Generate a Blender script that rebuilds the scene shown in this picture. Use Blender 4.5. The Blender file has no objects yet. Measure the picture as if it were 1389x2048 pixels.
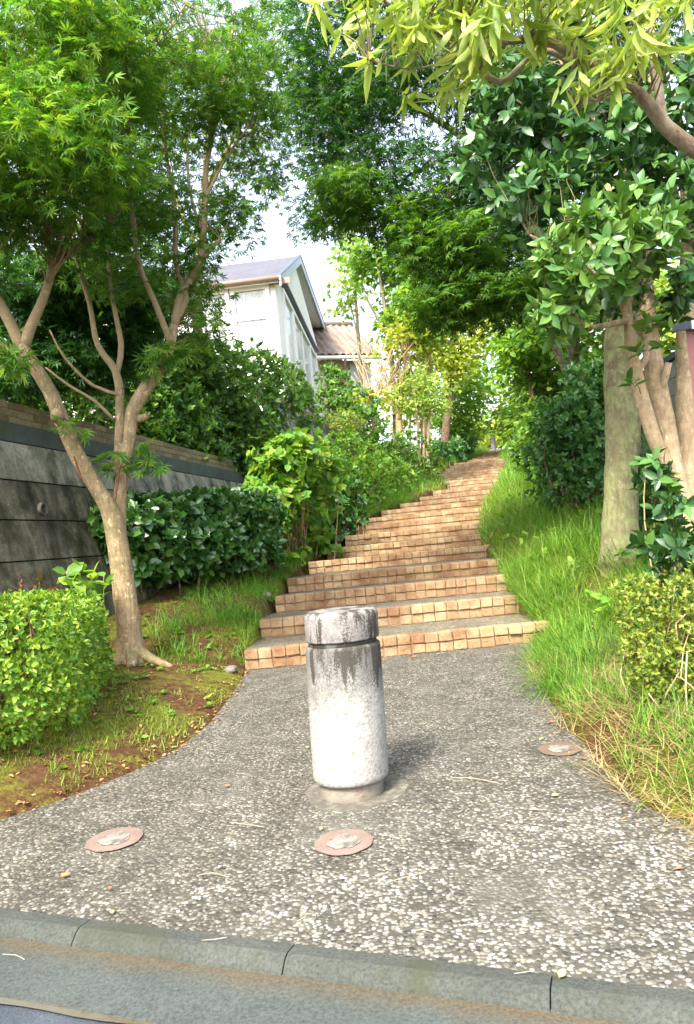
import bpy, bmesh, math, random
import numpy as np
from mathutils import Vector, Matrix

rnd = random.Random(7)
rng = np.random.default_rng(11)
S = bpy.context.scene
COL = S.collection
rad = math.radians

# ------------------------------------------------------------------ camera
F = 1500.0; CX = 694.5; CY = 1024.0
H = 0.86; PITCH = rad(2.3); ROLL = rad(5.5)
CAM = np.array([0.0, 0.0, H])
cr, sr = math.cos(ROLL), math.sin(ROLL); cp, sp = math.cos(PITCH), math.sin(PITCH)

def ray(px, py):
    u = px - CX; v = CY - py
    u2 = u*cr + v*sr; v2 = -u*sr + v*cr
    d = np.array([u2, F*cp - v2*sp, F*sp + v2*cp])
    return d/d[1]

def P(px, py, Y):
    return CAM + ray(px, py)*Y

def ppm(Y): return F/Y                     # photo pixels per metre at depth Y

cam = bpy.data.cameras.new('camera'); co = bpy.data.objects.new('camera', cam); COL.objects.link(co)
cam.sensor_fit = 'VERTICAL'; cam.sensor_height = 24; cam.lens = 24*F/2048
cam.clip_start = 0.05; cam.clip_end = 2000
r0 = Vector((1, 0, 0)); u0 = Vector((0, -sp, cp)); fw = Vector((0, cp, sp))
ex = r0*cr - u0*sr; ey = r0*sr + u0*cr
M = Matrix((ex, ey, -fw)).transposed().to_4x4(); M.translation = Vector(CAM)
co.matrix_world = M
S.camera = co

# ------------------------------------------------------------------ helpers: objects
def link(o, parent=None, loc=None):
    COL.objects.link(o)
    if parent is not None:
        o.parent = parent
    if loc is not None: o.location = loc
    return o

def thing(name, label, cat, loc=(0, 0, 0), group=None, rotz=0.0):
    o = bpy.data.objects.new(name, None); o.empty_display_size = .1
    COL.objects.link(o); o.location = loc; o.rotation_euler = (0, 0, rotz)
    o['label'] = label; o['category'] = cat; o['base'] = [float(c) for c in loc]
    if group: o['group'] = group
    return o

def tag(o, label=None, cat=None, group=None, kind=None):
    if label: o['label'] = label
    if cat: o['category'] = cat
    if group: o['group'] = group
    if kind: o['kind'] = kind
    return o

def base_of(parent):
    """world offset of a (never rotated) parent chain"""
    b = np.zeros(3)
    while parent is not None:
        b = b + np.array(parent.location); parent = parent.parent
    return b

def mesh_np(name, V, Fc, mat, parent=None, smooth=False, mats=None, midx=None):
    """V (n,3), Fc (m,k) index array of equal-sided faces, in world space"""
    V = np.asarray(V, dtype=np.float32); Fc = np.asarray(Fc, dtype=np.int32)
    if parent is not None: V = V - base_of(parent).astype(np.float32)
    m, k = Fc.shape
    me = bpy.data.meshes.new(name)
    me.vertices.add(len(V)); me.vertices.foreach_set('co', V.ravel())
    me.loops.add(m*k); me.loops.foreach_set('vertex_index', Fc.ravel())
    me.polygons.add(m)
    me.polygons.foreach_set('loop_start', np.arange(0, m*k, k, dtype=np.int32))
    me.polygons.foreach_set('loop_total', np.full(m, k, dtype=np.int32))
    if smooth: me.polygons.foreach_set('use_smooth', np.ones(m, dtype=bool))
    for mm in (mats or [mat]): me.materials.append(mm)
    if midx is not None: me.polygons.foreach_set('material_index', np.asarray(midx, dtype=np.int32))
    me.update(calc_edges=True); me.validate()
    o = bpy.data.objects.new(name, me)
    return link(o, parent)

class MB:
    """collects boxes, tubes, lathes; build() links them as ONE mesh object"""
    def __init__(s): s.v = []; s.f = []; s.m = []; s.n = 0
    def add(s, V, Fs, mi=0):
        V = np.asarray(V, float); s.v.append(V)
        for f in Fs: s.f.append(tuple(int(i)+s.n for i in f)); s.m.append(mi)
        s.n += len(V)
    def box(s, c, h, ax=None, mi=0):
        c = np.array(c, float); ax = np.eye(3) if ax is None else np.array(ax, float)
        V = [c + ax[0]*h[0]*i + ax[1]*h[1]*j + ax[2]*h[2]*k for i in (-1, 1) for j in (-1, 1) for k in (-1, 1)]
        s.add(V, [(0, 1, 3, 2), (4, 6, 7, 5), (0, 4, 5, 1), (2, 3, 7, 6), (0, 2, 6, 4), (1, 5, 7, 3)], mi)
    def quad(s, a, b, c, d, mi=0): s.add([a, b, c, d], [(0, 1, 2, 3)], mi)
    def prism(s, poly, off, mi=0):
        """poly: list of 3D points (planar), extruded by vector off"""
        n = len(poly); P0 = np.array(poly, float); off = np.array(off, float)
        fs = [tuple(range(n))[::-1], tuple(range(n, 2*n))] + [(i, (i+1) % n, n+(i+1) % n, n+i) for i in range(n)]
        s.add(np.vstack([P0, P0+off]), fs, mi)
    def tube(s, pts, rad_, sides=8, mi=0, rough=0.0, cap=True):
        V, Fs = tube_geo(pts, rad_, sides, rough); s.add(V, Fs, mi)
    def lathe(s, prof, c=(0, 0, 0), sides=48, mi=0):
        n = len(prof); V = []; Fs = []
        for (r, z) in prof:
            for k in range(sides):
                a = 2*math.pi*k/sides; V.append((c[0]+r*math.cos(a), c[1]+r*math.sin(a), c[2]+z))
        for i in range(n-1):
            for k in range(sides):
                k2 = (k+1) % sides
                Fs.append((i*sides+k, i*sides+k2, (i+1)*sides+k2, (i+1)*sides+k))
        Fs.append(tuple(range((n-1)*sides, n*sides))); Fs.append(tuple(range(sides))[::-1])
        s.add(V, Fs, mi)
    def build(s, name, mats, parent=None, smooth=False, bevel=0.0, world=True):
        mats = mats if isinstance(mats, (list, tuple)) else [mats]
        V = np.vstack(s.v)
        if parent is not None and world: V = V - base_of(parent)
        me = bpy.data.meshes.new(name); me.from_pydata(V.tolist(), [], s.f)
        for m in mats: me.materials.append(m)
        me.polygons.foreach_set('material_index', np.array(s.m, dtype=np.int32))
        if smooth: me.polygons.foreach_set('use_smooth', np.ones(len(me.polygons), dtype=bool))
        if bevel > 0:
            bm = bmesh.new(); bm.from_mesh(me)
            bmesh.ops.bevel(bm, geom=bm.edges[:], offset=bevel, segments=2, affect='EDGES', profile=.6, clamp_overlap=True)
            bm.to_mesh(me); bm.free()
        me.update()
        return link(bpy.data.objects.new(name, me), parent)

def resample(pts, rad_, step):
    pts = np.array(pts, float); rad_ = np.array(rad_, float)
    n = len(pts); out = []; ro = []
    for i in range(n-1):
        p0 = pts[max(i-1, 0)]; p1 = pts[i]; p2 = pts[i+1]; p3 = pts[min(i+2, n-1)]
        k = max(1, int(np.linalg.norm(p2-p1)/step))
        for j in range(k):
            t = j/k; t2 = t*t; t3 = t2*t
            out.append(.5*((2*p1)+(-p0+p2)*t+(2*p0-5*p1+4*p2-p3)*t2+(-p0+3*p1-3*p2+p3)*t3))
            ro.append(rad_[i]*(1-t)+rad_[i+1]*t)
    out.append(pts[-1]); ro.append(rad_[-1])
    return np.array(out), np.array(ro)

def tube_geo(pts, rad_, sides=8, rough=0.0):
    pts = np.array(pts, float); n = len(pts); rad_ = np.broadcast_to(np.array(rad_, float), (n,))
    T = np.gradient(pts, axis=0); T /= (np.linalg.norm(T, axis=1, keepdims=True)+1e-9)
    up = np.array([0, 0, 1.0]) if abs(T[0][2]) < .9 else np.array([1.0, 0, 0])
    N = np.cross(T[0], up); N /= np.linalg.norm(N)
    V = []
    ph = rng.uniform(0, 6.28, 6)
    for i in range(n):
        N = N - T[i]*np.dot(N, T[i]); N /= (np.linalg.norm(N)+1e-9); B = np.cross(T[i], N)
        for k in range(sides):
            a = 2*math.pi*k/sides
            w = 1.0
            if rough: w += rough*(math.sin(3*a+ph[0]+i*.21)*.6+math.sin(2*a+ph[1]-i*.33)*.8+math.sin(i*.9+ph[2]+a)*.5+rng.normal()*.35)
            V.append(pts[i]+(N*math.cos(a)+B*math.sin(a))*rad_[i]*w)
    Fs = []
    for i in range(n-1):
        for k in range(sides):
            k2 = (k+1) % sides
            Fs.append((i*sides+k, i*sides+k2, (i+1)*sides+k2, (i+1)*sides+k))
    Fs.append(tuple(range(sides))[::-1]); Fs.append(tuple(range((n-1)*sides, n*sides)))
    return np.array(V), Fs

# ------------------------------------------------------------------ helpers: materials
def new_mat(name):
    m = bpy.data.materials.new(name); m.use_nodes = True
    nt = m.node_tree; nt.nodes.clear()
    out = nt.nodes.new('ShaderNodeOutputMaterial')
    return m, nt, out

def nd(nt, typ, **kw):
    n = nt.nodes.new(typ)
    for k, v in kw.items():
        if k in n.inputs: n.inputs[k].default_value = v
        else: setattr(n, k, v)
    return n

def ramp(nt, stops, interp='LINEAR'):
    r = nt.nodes.new('ShaderNodeValToRGB'); r.color_ramp.interpolation = interp
    e = r.color_ramp.elements
    while len(e) < len(stops): e.new(.5)
    for x, (p, c) in zip(e, stops): x.position = p; x.color = (*c, 1) if len(c) == 3 else c
    return r

def mixc(nt, fac, a, b, blend='MIX'):
    m = nt.nodes.new('ShaderNodeMix'); m.data_type = 'RGBA'; m.blend_type = blend
    for sock, val in ((m.inputs[0], fac), (m.inputs[6], a), (m.inputs[7], b)):
        if hasattr(val, 'is_output'): nt.links.new(val, sock)
        elif isinstance(val, (int, float)): sock.default_value = val
        else: sock.default_value = (*val, 1)
    return m.outputs[2]

def mathn(nt, op, a, b=None):
    m = nt.nodes.new('ShaderNodeMath'); m.operation = op
    for i, v in enumerate((a, b)):
        if v is None: continue
        if hasattr(v, 'is_output'): nt.links.new(v, m.inputs[i])
        else: m.inputs[i].default_value = v
    return m.outputs[0]

def noise(nt, coord, scale, detail=4, rough=.6, dist=0):
    n = nd(nt, 'ShaderNodeTexNoise', Scale=scale, Detail=detail, Roughness=rough, Distortion=dist)
    nt.links.new(coord, n.inputs['Vector']); return n.outputs['Fac']

def coords(nt, scale=None, kind='Object'):
    tc = nt.nodes.new('ShaderNodeTexCoord'); c = tc.outputs[kind]
    if scale:
        mp = nt.nodes.new('ShaderNodeMapping'); mp.inputs['Scale'].default_value = scale
        nt.links.new(c, mp.inputs['Vector']); c = mp.outputs[0]
    return c

def bsdf(nt, out, col, rough=.8, spec=.3, bump=None, bstr=.4, bdist=.01):
    b = nt.nodes.new('ShaderNodeBsdfPrincipled')
    if hasattr(col, 'is_output'): nt.links.new(col, b.inputs['Base Color'])
    else: b.inputs['Base Color'].default_value = (*col, 1)
    if hasattr(rough, 'is_output'): nt.links.new(rough, b.inputs['Roughness'])
    else: b.inputs['Roughness'].default_value = rough
    b.inputs['Specular IOR Level'].default_value = spec
    if bump is not None:
        bn = nd(nt, 'ShaderNodeBump', Strength=bstr, Distance=bdist)
        nt.links.new(bump, bn.inputs['Height']); nt.links.new(bn.outputs[0], b.inputs['Normal'])
    nt.links.new(b.outputs[0], out.inputs[0]); return b

def leaf_mat(name, cols, trans=.35, rough=.45, spec=.4, tint=(1.25, 1.2, .5)):
    """leaf: every leaf is an island with a hue of its own; thin, so light comes through"""
    m, nt, out = new_mat(name)
    g = nt.nodes.new('ShaderNodeNewGeometry')
    n = len(cols); r = ramp(nt, [(i/(n-1), c) for i, c in enumerate(cols)])
    nt.links.new(g.outputs['Random Per Island'], r.inputs[0])
    c = r.outputs[0]
    b = nt.nodes.new('ShaderNodeBsdfPrincipled'); nt.links.new(c, b.inputs['Base Color'])
    b.inputs['Roughness'].default_value = rough; b.inputs['Specular IOR Level'].default_value = spec
    t = nt.nodes.new('ShaderNodeBsdfTranslucent'); nt.links.new(mixc(nt, 1.0, c, tint, 'MULTIPLY'), t.inputs[0])
    mx = nt.nodes.new('ShaderNodeMixShader'); mx.inputs[0].default_value = trans
    nt.links.new(b.outputs[0], mx.inputs[1]); nt.links.new(t.outputs[0], mx.inputs[2])
    nt.links.new(mx.outputs[0], out.inputs[0]); return m

def bark_mat(name, a, b, c=None, cscale=6, camt=.5, band=True, bstr=.5, sc=1.0, crack=0.0):
    m, nt, out = new_mat(name)
    co_ = coords(nt, (14*sc, 14*sc, 5*sc)); fine = coords(nt, (60*sc, 60*sc, 18*sc))
    n1 = noise(nt, co_, 1, 6, .65); n2 = noise(nt, fine, 1, 5, .7)
    r = ramp(nt, [(.28, a), (.72, b)]); nt.links.new(n1, r.inputs[0]); col = r.outputs[0]
    dk = ramp(nt, [(.3, (.45, .45, .45)), (.55, (1, 1, 1))]); nt.links.new(n2, dk.inputs[0])
    col = mixc(nt, .7, col, dk.outputs[0], 'MULTIPLY')
    if c is not None:
        n3 = noise(nt, coords(nt), cscale, 6, .7)
        rr = ramp(nt, [(.5-.25*camt, (0, 0, 0)), (.75-.25*camt, (1, 1, 1))]); nt.links.new(n3, rr.inputs[0])
        col = mixc(nt, rr.outputs[0], col, c)
    if crack:
        wob = nd(nt, 'ShaderNodeTexNoise', Scale=6.0, Detail=3.0); nt.links.new(coords(nt), wob.inputs['Vector'])
        va = nt.nodes.new('ShaderNodeVectorMath'); va.operation = 'MULTIPLY_ADD'; nt.links.new(wob.outputs['Color'], va.inputs[0]); va.inputs[1].default_value = (2.2, 2.2, 2.2); nt.links.new(coords(nt, (24, 24, 4)), va.inputs[2])
        vc = nd(nt, 'ShaderNodeTexVoronoi', Scale=1.0); vc.feature = 'DISTANCE_TO_EDGE'; nt.links.new(va.outputs[0], vc.inputs['Vector'])
        ck = ramp(nt, [(.0, (1-crack,)*3), (.22, (1, 1, 1))]); nt.links.new(vc.outputs['Distance'], ck.inputs[0]); col = mixc(nt, 1.0, col, ck.outputs[0], 'MULTIPLY')
        n2 = mathn(nt, 'ADD', n2, mathn(nt, 'MULTIPLY', ck.outputs[0], .9))
    sp_ = noise(nt, coords(nt, (9, 9, 7)), 3, 4, .6); sr_ = ramp(nt, [(.60, (0, 0, 0)), (.66, (.6, .6, .6))]); nt.links.new(sp_, sr_.inputs[0])
    col = mixc(nt, sr_.outputs[0], col, tuple(min(.6, x*1.25+.03) for x in b))
    h = n2
    if band:
        w = nd(nt, 'ShaderNodeTexNoise', Scale=1.0, Detail=3.0); nt.links.new(coords(nt, (9, 9, 55)), w.inputs['Vector']); w.inputs['Distortion'].default_value = 1.5
        h = mathn(nt, 'ADD', n2, mathn(nt, 'MULTIPLY', w.outputs['Fac'], .4))
        wr = ramp(nt, [(.32, (.66, .62, .56)), (.42, (1, 1, 1))]); nt.links.new(w.outputs['Fac'], wr.inputs[0]); col = mixc(nt, .35, col, wr.outputs[0], 'MULTIPLY')
    bsdf(nt, out, col, .85, .2, h, bstr, .012); return m

def simple_mat(name, col, rough=.6, spec=.4, var=.15, scale=20, bstr=.1, metal=0.0):
    m, nt, out = new_mat(name)
    n = noise(nt, coords(nt), scale, 5, .65)
    r = ramp(nt, [(.25, tuple(c*(1-var) for c in col)), (.75, tuple(min(1, c*(1+var)) for c in col))])
    nt.links.new(n, r.inputs[0]); b = bsdf(nt, out, r.outputs[0], rough, spec, n, bstr, .004)
    b.inputs['Metallic'].default_value = metal; return m

# leaf palettes (linear reflectance)
L = {}
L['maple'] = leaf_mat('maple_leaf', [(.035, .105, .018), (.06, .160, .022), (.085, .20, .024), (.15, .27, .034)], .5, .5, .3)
L['maple_bright'] = leaf_mat('maple_leaf_lit', [(.05, .16, .022), (.09, .23, .027), (.14, .29, .034), (.24, .36, .05)], .48, .5, .3)  # brighter copy of the maple leaf, sunlight put into the colour
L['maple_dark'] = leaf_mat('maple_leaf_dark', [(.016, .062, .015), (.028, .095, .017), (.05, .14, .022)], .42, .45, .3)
L['osmanthus'] = leaf_mat('osmanthus_leaf', [(.018, .066, .02), (.032, .10, .025), (.05, .135, .03), (.09, .19, .036)], .2, .34, .45)
L['willowy'] = leaf_mat('lance_leaf', [(.17, .29, .045), (.33, .44, .10), (.46, .54, .20), (.25, .37, .06), (.38, .44, .10)], .5, .42, .4)
L['camellia'] = leaf_mat('camellia_leaf', [(.03, .10, .022), (.045, .135, .027), (.065, .17, .032), (.12, .24, .05)], .18, .20, .65)
L['azalea'] = leaf_mat('azalea_leaf', [(.06, .17, .02), (.12, .25, .025), (.20, .34, .035), (.35, .44, .06)], .38, .45, .35)
L['azalea_dry'] = leaf_mat('azalea_leaf_yellow', [(.055, .11, .018), (.12, .19, .024), (.21, .27, .038), (.36, .38, .06)], .35, .5, .3)
L['hedge'] = leaf_mat('hedge_leaf', [(.032, .105, .024), (.06, .16, .028), (.11, .23, .033), (.19, .31, .042)], .38, .40, .4)
L['hydrangea'] = leaf_mat('hydrangea_leaf', [(.06, .18, .024), (.11, .26, .03), (.17, .33, .036), (.28, .38, .05)], .45, .45, .35)
L['photinia'] = leaf_mat('photinia_leaf', [(.05, .14, .02), (.09, .20, .025), (.16, .26, .035), (.12, .22, .03), (.30, .10, .05)], .3, .4, .4)
L['far_light'] = leaf_mat('far_leaf_light', [(.13, .25, .05), (.20, .33, .06), (.28, .40, .08), (.35, .44, .11)], .5, .5, .3)
L['far_yellow'] = leaf_mat('far_leaf_yellow', [(.20, .30, .035), (.28, .37, .045), (.36, .43, .06), (.42, .46, .10)], .52, .5, .3)
L['far_mid'] = leaf_mat('far_leaf_mid', [(.08, .20, .035), (.12, .26, .042), (.18, .33, .05), (.26, .39, .075)], .52, .5, .3)
L['far_dark'] = leaf_mat('far_leaf_dark', [(.036, .125, .032), (.06, .17, .038), (.10, .23, .045)], .34, .35, .45)
L['red'] = leaf_mat('red_leaf', [(.16, .05, .035), (.22, .075, .045), (.14, .12, .04)], .3, .4, .4)
GRASS = leaf_mat('grass_blade', [(.045, .135, .018), (.09, .23, .025), (.16, .34, .035), (.26, .41, .065)], .45, .5, .3)
GRASS_Y = leaf_mat('grass_blade_yellowish', [(.13, .22, .03), (.20, .29, .04), (.30, .34, .07)], .4, .5, .3)
STRAW = leaf_mat('straw', [(.25, .17, .075), (.34, .25, .115), (.42, .33, .17), (.22, .22, .07)], .3, .6, .2, (1.1, 1, .8))
LITTER = leaf_mat('leaf_litter', [(.16, .07, .035), (.26, .13, .06), (.38, .22, .10), (.22, .16, .05)], .1, .7, .2)

BARK_MAPLE = bark_mat('maple_bark', (.30, .20, .115), (.50, .365, .22), (.21, .18, .085), 5, .35, True, .9, 1.3, .22)
BARK_YOUNG = bark_mat('young_maple_bark', (.16, .17, .06), (.27, .23, .10), None, bstr=.25)
BARK_LICHEN = bark_mat('lichen_bark', (.12, .085, .055), (.30, .23, .145), (.27, .29, .13), 9, .62, False, .8, 1.0, .22)
BARK_PALE = bark_mat('pale_bark', (.40, .285, .17), (.56, .42, .27), (.28, .22, .12), 14, .25, True, .7, 1.2, .12)
BARK_BROWN = bark_mat('brown_bark', (.13, .08, .05), (.24, .16, .10), None, bstr=.5, crack=.5)
BARK_GREY = bark_mat('grey_bark', (.13, .11, .08), (.26, .22, .16), (.2, .22, .1), 5, .3, False, .8, 1, .6)

# ------------------------------------------------------------------ stairs numbers
step_px = [((488, 1303), (1083, 1242)), ((518, 1239), (1041, 1190)), ((549, 1193), (1020, 1148)), ((574, 1158), (1000, 1116)),
           ((616, 1126), (975, 1087)), ((653, 1098), (970, 1066)), ((690, 1073), (968, 1044)), ((711, 1056), (972, 1025)),
           ((731, 1039), (974, 1011)), ((762, 1022), (976, 1000)), ((800, 1008), (990, 989)), ((840, 994), (992, 979)), ((867, 983), (1000, 967))]
step_Y = [5.5, 6.4, 7.3, 8.25, 9.3, 10.3, 11.4, 12.5, 13.6, 14.7, 15.8, 16.9, 18.0]
STEPS = []
for (l, r_), Y in zip(step_px, step_Y):
    a = P(*l, Y); b = P(*r_, Y)
    STEPS.append([Y, (a[2]+b[2])/2, a[0], b[0]])
n2 = 9
for i in range(n2):                              # second flight
    t = i/(n2-1)
    Y = 19.6+.74*i
    lx = 890-4*i if i < 4 else 872+ (i-4)*9
    yl = 966-5.0*i
    a = P(lx if i else 900, yl, Y); b = P(1004+ (12*min(1, i/4) - 6*max(0, (i-4)/4)), yl-9, Y)
    STEPS.append([Y, (a[2]+b[2])/2, a[0], b[0]])
for i in range(6):                               # third flight
    Y = 28.2+.95*i
    a = P(935+10*i, 921-3.9*i, Y); b = P(1000+5*i, 914-3.5*i, Y)
    STEPS.append([Y, (a[2]+b[2])/2, a[0], b[0]])
for i in range(1, len(STEPS)):                   # keep the climb monotonous
    STEPS[i][1] = max(STEPS[i][1], STEPS[i-1][1]+.09)
SLOPE = .04
def pave_z(y): return -SLOPE*(5.5-y)
S_Y = np.array([2.0, 5.45]+[s[0]+.35 for s in STEPS]+[43, 60, 400])
topz = STEPS[-1][1]
S_Z = np.array([pave_z(2.0), 0.0]+[s[1] for s in STEPS]+[P(988, 898, 43)[2], P(988, 898, 43)[2]+.3, topz+4])
XB = P(988, 896, 42)[0]
S_XL = np.array([STEPS[0][2]]*2+[s[2] for s in STEPS]+[XB-1.1]*3)
S_XR = np.array([STEPS[0][3]]*2+[s[3] for s in STEPS]+[XB+1.0]*3)
def E_(y): return np.interp(y, S_Y, S_Z)
def XL(y): return np.interp(y, S_Y, S_XL)
def XR(y): return np.interp(y, S_Y, S_XR)

def G(px, py):
    """point of the sloping forecourt seen at a pixel"""
    d = ray(px, py)          # z = H + d2*Y ; plane z=-SLOPE*(5.5-Y)
    Y = (H+SLOPE*5.5)/(SLOPE-d[2])
    return CAM+d*Y

# forecourt outline
kA = G(0, 1818); kB = G(1389, 1985)
kd = (kB-kA); kd[2] = 0; kd /= np.linalg.norm(kd); kn = np.array([kd[1], -kd[0], 0]); kn = kn if kn[1] < 0 else -kn   # kn points to the road
left_px = [(490, 1343), (478, 1368), (455, 1402), (420, 1446), (370, 1488), (300, 1528), (200, 1570), (100, 1608), (0, 1641)]
right_px = [(1083, 1285), (1080, 1330), (1098, 1400), (1150, 1470), (1230, 1552), (1290, 1610), (1389, 1652)]
LE = [G(*p)[:2] for p in left_px]; RE = [G(*p)[:2] for p in right_px]
LE[0] = np.array([STEPS[0][2], 5.48]); RE[0] = np.array([STEPS[0][3], 5.48])
farL = LE[-1]+np.array([-6.0, -1.0]); farR = RE[-1]+np.array([6.0, -2.3])
def kpt(t, off=0.0): return (kA+kd*t+kn*off)[:2]
kl = kpt(-9); krr = kpt(11)
POLY = np.array([krr, farR]+RE[::-1]+[np.array([STEPS[0][3], 5.62]), np.array([STEPS[0][2], 5.62])]+LE+[farL, kl])

def inside(x, y, poly):
    r = np.zeros(x.shape, bool); n = len(poly); j = n-1
    for i in range(n):
        xi, yi = poly[i]; xj, yj = poly[j]
        c = ((yi > y) != (yj > y)) & (x < (xj-xi)*(y-yi)/(yj-yi+1e-12)+xi)
        r ^= c; j = i
    return r
def seg_dist(x, y, pts):
    d = np.full(x.shape, 1e9)
    for a, b in zip(pts[:-1], pts[1:]):
        ab = b-a; t = np.clip(((x-a[0])*ab[0]+(y-a[1])*ab[1])/(ab@ab+1e-12), 0, 1)
        d = np.minimum(d, np.hypot(x-a[0]-t*ab[0], y-a[1]-t*ab[1]))
    return d
yy = np.arange(5.5, 60, .5)
LPL = [farL]+LE[::-1]+[np.array([XL(v), v]) for v in yy[1:]]
RPL = [farR]+RE[::-1]+[np.array([XR(v), v]) for v in yy[1:]]

def sn(x, y, s, k=0):
    return (np.sin(x*s*1.3+y*s*.7+k)+np.sin(y*s*1.1-x*s*.9+2*k+1)+np.sin((x+y)*s*2.1+3*k)*.5)/2.5

# retaining wall line on the left
W0 = P(0, 800, 5.6); W1 = P(500, 930, 11.4)
wd = (W1-W0)[:2]; wd /= np.linalg.norm(wd); wn = np.array([wd[1], -wd[0]])      # wn faces the stairs
WTOP = (W0[2]+W1[2])/2
def wall_side(x, y): return (x-W0[0])*wn[0]+(y-W0[1])*wn[1]                     # >0 on the stair side

def ground(x, y):
    x = np.asarray(x, float); y = np.asarray(y, float)
    base = np.where(y < 5.45, pave_z(np.minimum(y, 5.45)), E_(y))
    inn = inside(x, y, POLY)
    stair = (y >= 5.45) & (x > XL(y)) & (x < XR(y))
    dl = seg_dist(x, y, LPL); dr = seg_dist(x, y, RPL)
    left = x < (XL(y)+XR(y))/2
    lb = .30*(1-np.exp(-dl/.75))+.015*sn(x, y, 3)
    rb = .30*(1-np.exp(-dr/.5))+.05*np.minimum(dr, 3)+.04*sn(x, y, 2, 1)
    fade = np.clip((y-1.2)/1.5, 0, 1)
    z = base+np.where(left, lb, rb)*fade+.006*sn(x, y, 25, 2)*np.minimum(1, np.minimum(dl, dr)*4)
    # garden terrace behind the left wall
    ws = wall_side(x, y)
    terr = np.maximum(np.interp(y, [0, 12.2, 12.8, 24, 34, 400], [1.85, 1.85, 3.3, 3.9, 5.2, 8.5]), z)
    tz = np.clip((-ws-.12)/.1, 0, 1)*np.clip((y-1.5)/.4, 0, 1)
    z = np.where(left & (ws < 0), z*(1-tz)+terr*tz, z)
    z = np.where(inn, base-.06, z)
    z = np.where(stair, base-.45, z)
    rd = (x-kA[0])*kn[0]+(y-kA[1])*kn[1]
    z = np.where(rd > -.05, -.55, z)
    return z
def gz(x, y): return float(ground(np.array([x]), np.array([y]))[0])

# ------------------------------------------------------------------ setting: ground, paving, kerb, road
def soil():
    m, nt, out = new_mat('soil_and_moss')
    c = coords(nt); n1 = noise(nt, c, 1.6, 6, .65); n2 = noise(nt, c, 22, 8, .75); n3 = noise(nt, c, 70, 5, .7)
    soilc = ramp(nt, [(.3, (.045, .022, .011)), (.5, (.085, .042, .02)), (.7, (.14, .075, .036))]); nt.links.new(n2, soilc.inputs[0])
    moss = ramp(nt, [(.3, (.07, .085, .010)), (.6, (.14, .145, .02)), (.8, (.20, .17, .045))]); nt.links.new(n3, moss.inputs[0])
    f = mathn(nt, 'ADD', n1, mathn(nt, 'MULTIPLY', mathn(nt, 'SUBTRACT', n2, .5), .55))
    fr = ramp(nt, [(.455, (0, 0, 0)), (.58, (1, 1, 1))]); nt.links.new(f, fr.inputs[0])
    col = mixc(nt, fr.outputs[0], soilc.outputs[0], moss.outputs[0])
    bsdf(nt, out, col, .95, .1, mathn(nt, 'ADD', n3, n2), .9, .02); return m
SOIL = soil()

xs = np.unique(np.concatenate([np.arange(-4, 4, .07), np.arange(-14, -4, .5), np.arange(4, 14, .5), [-260, -150, -80, -40, -25, -18, 18, 25, 40, 80, 150, 260]]))
ys = np.unique(np.concatenate([np.arange(.8, 10, .07), np.arange(10, 20, .12), np.arange(20, 46, .3), [-40, -10, -2, 0, 50, 60, 80, 120, 200, 380]]))
gx, gy = np.meshgrid(xs, ys); gzv = ground(gx, gy)
nx, ny = len(xs), len(ys)
idx = np.arange(nx*ny).reshape(ny, nx)
q = np.stack([idx[:-1, :-1], idx[:-1, 1:], idx[1:, 1:], idx[1:, :-1]], -1).reshape(-1, 4)
tag(mesh_np('ground', np.stack([gx, gy, gzv], -1).reshape(-1, 3), q, SOIL, smooth=True), 'reddish brown soil and moss banks beside the stairs', kind='structure')

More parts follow.
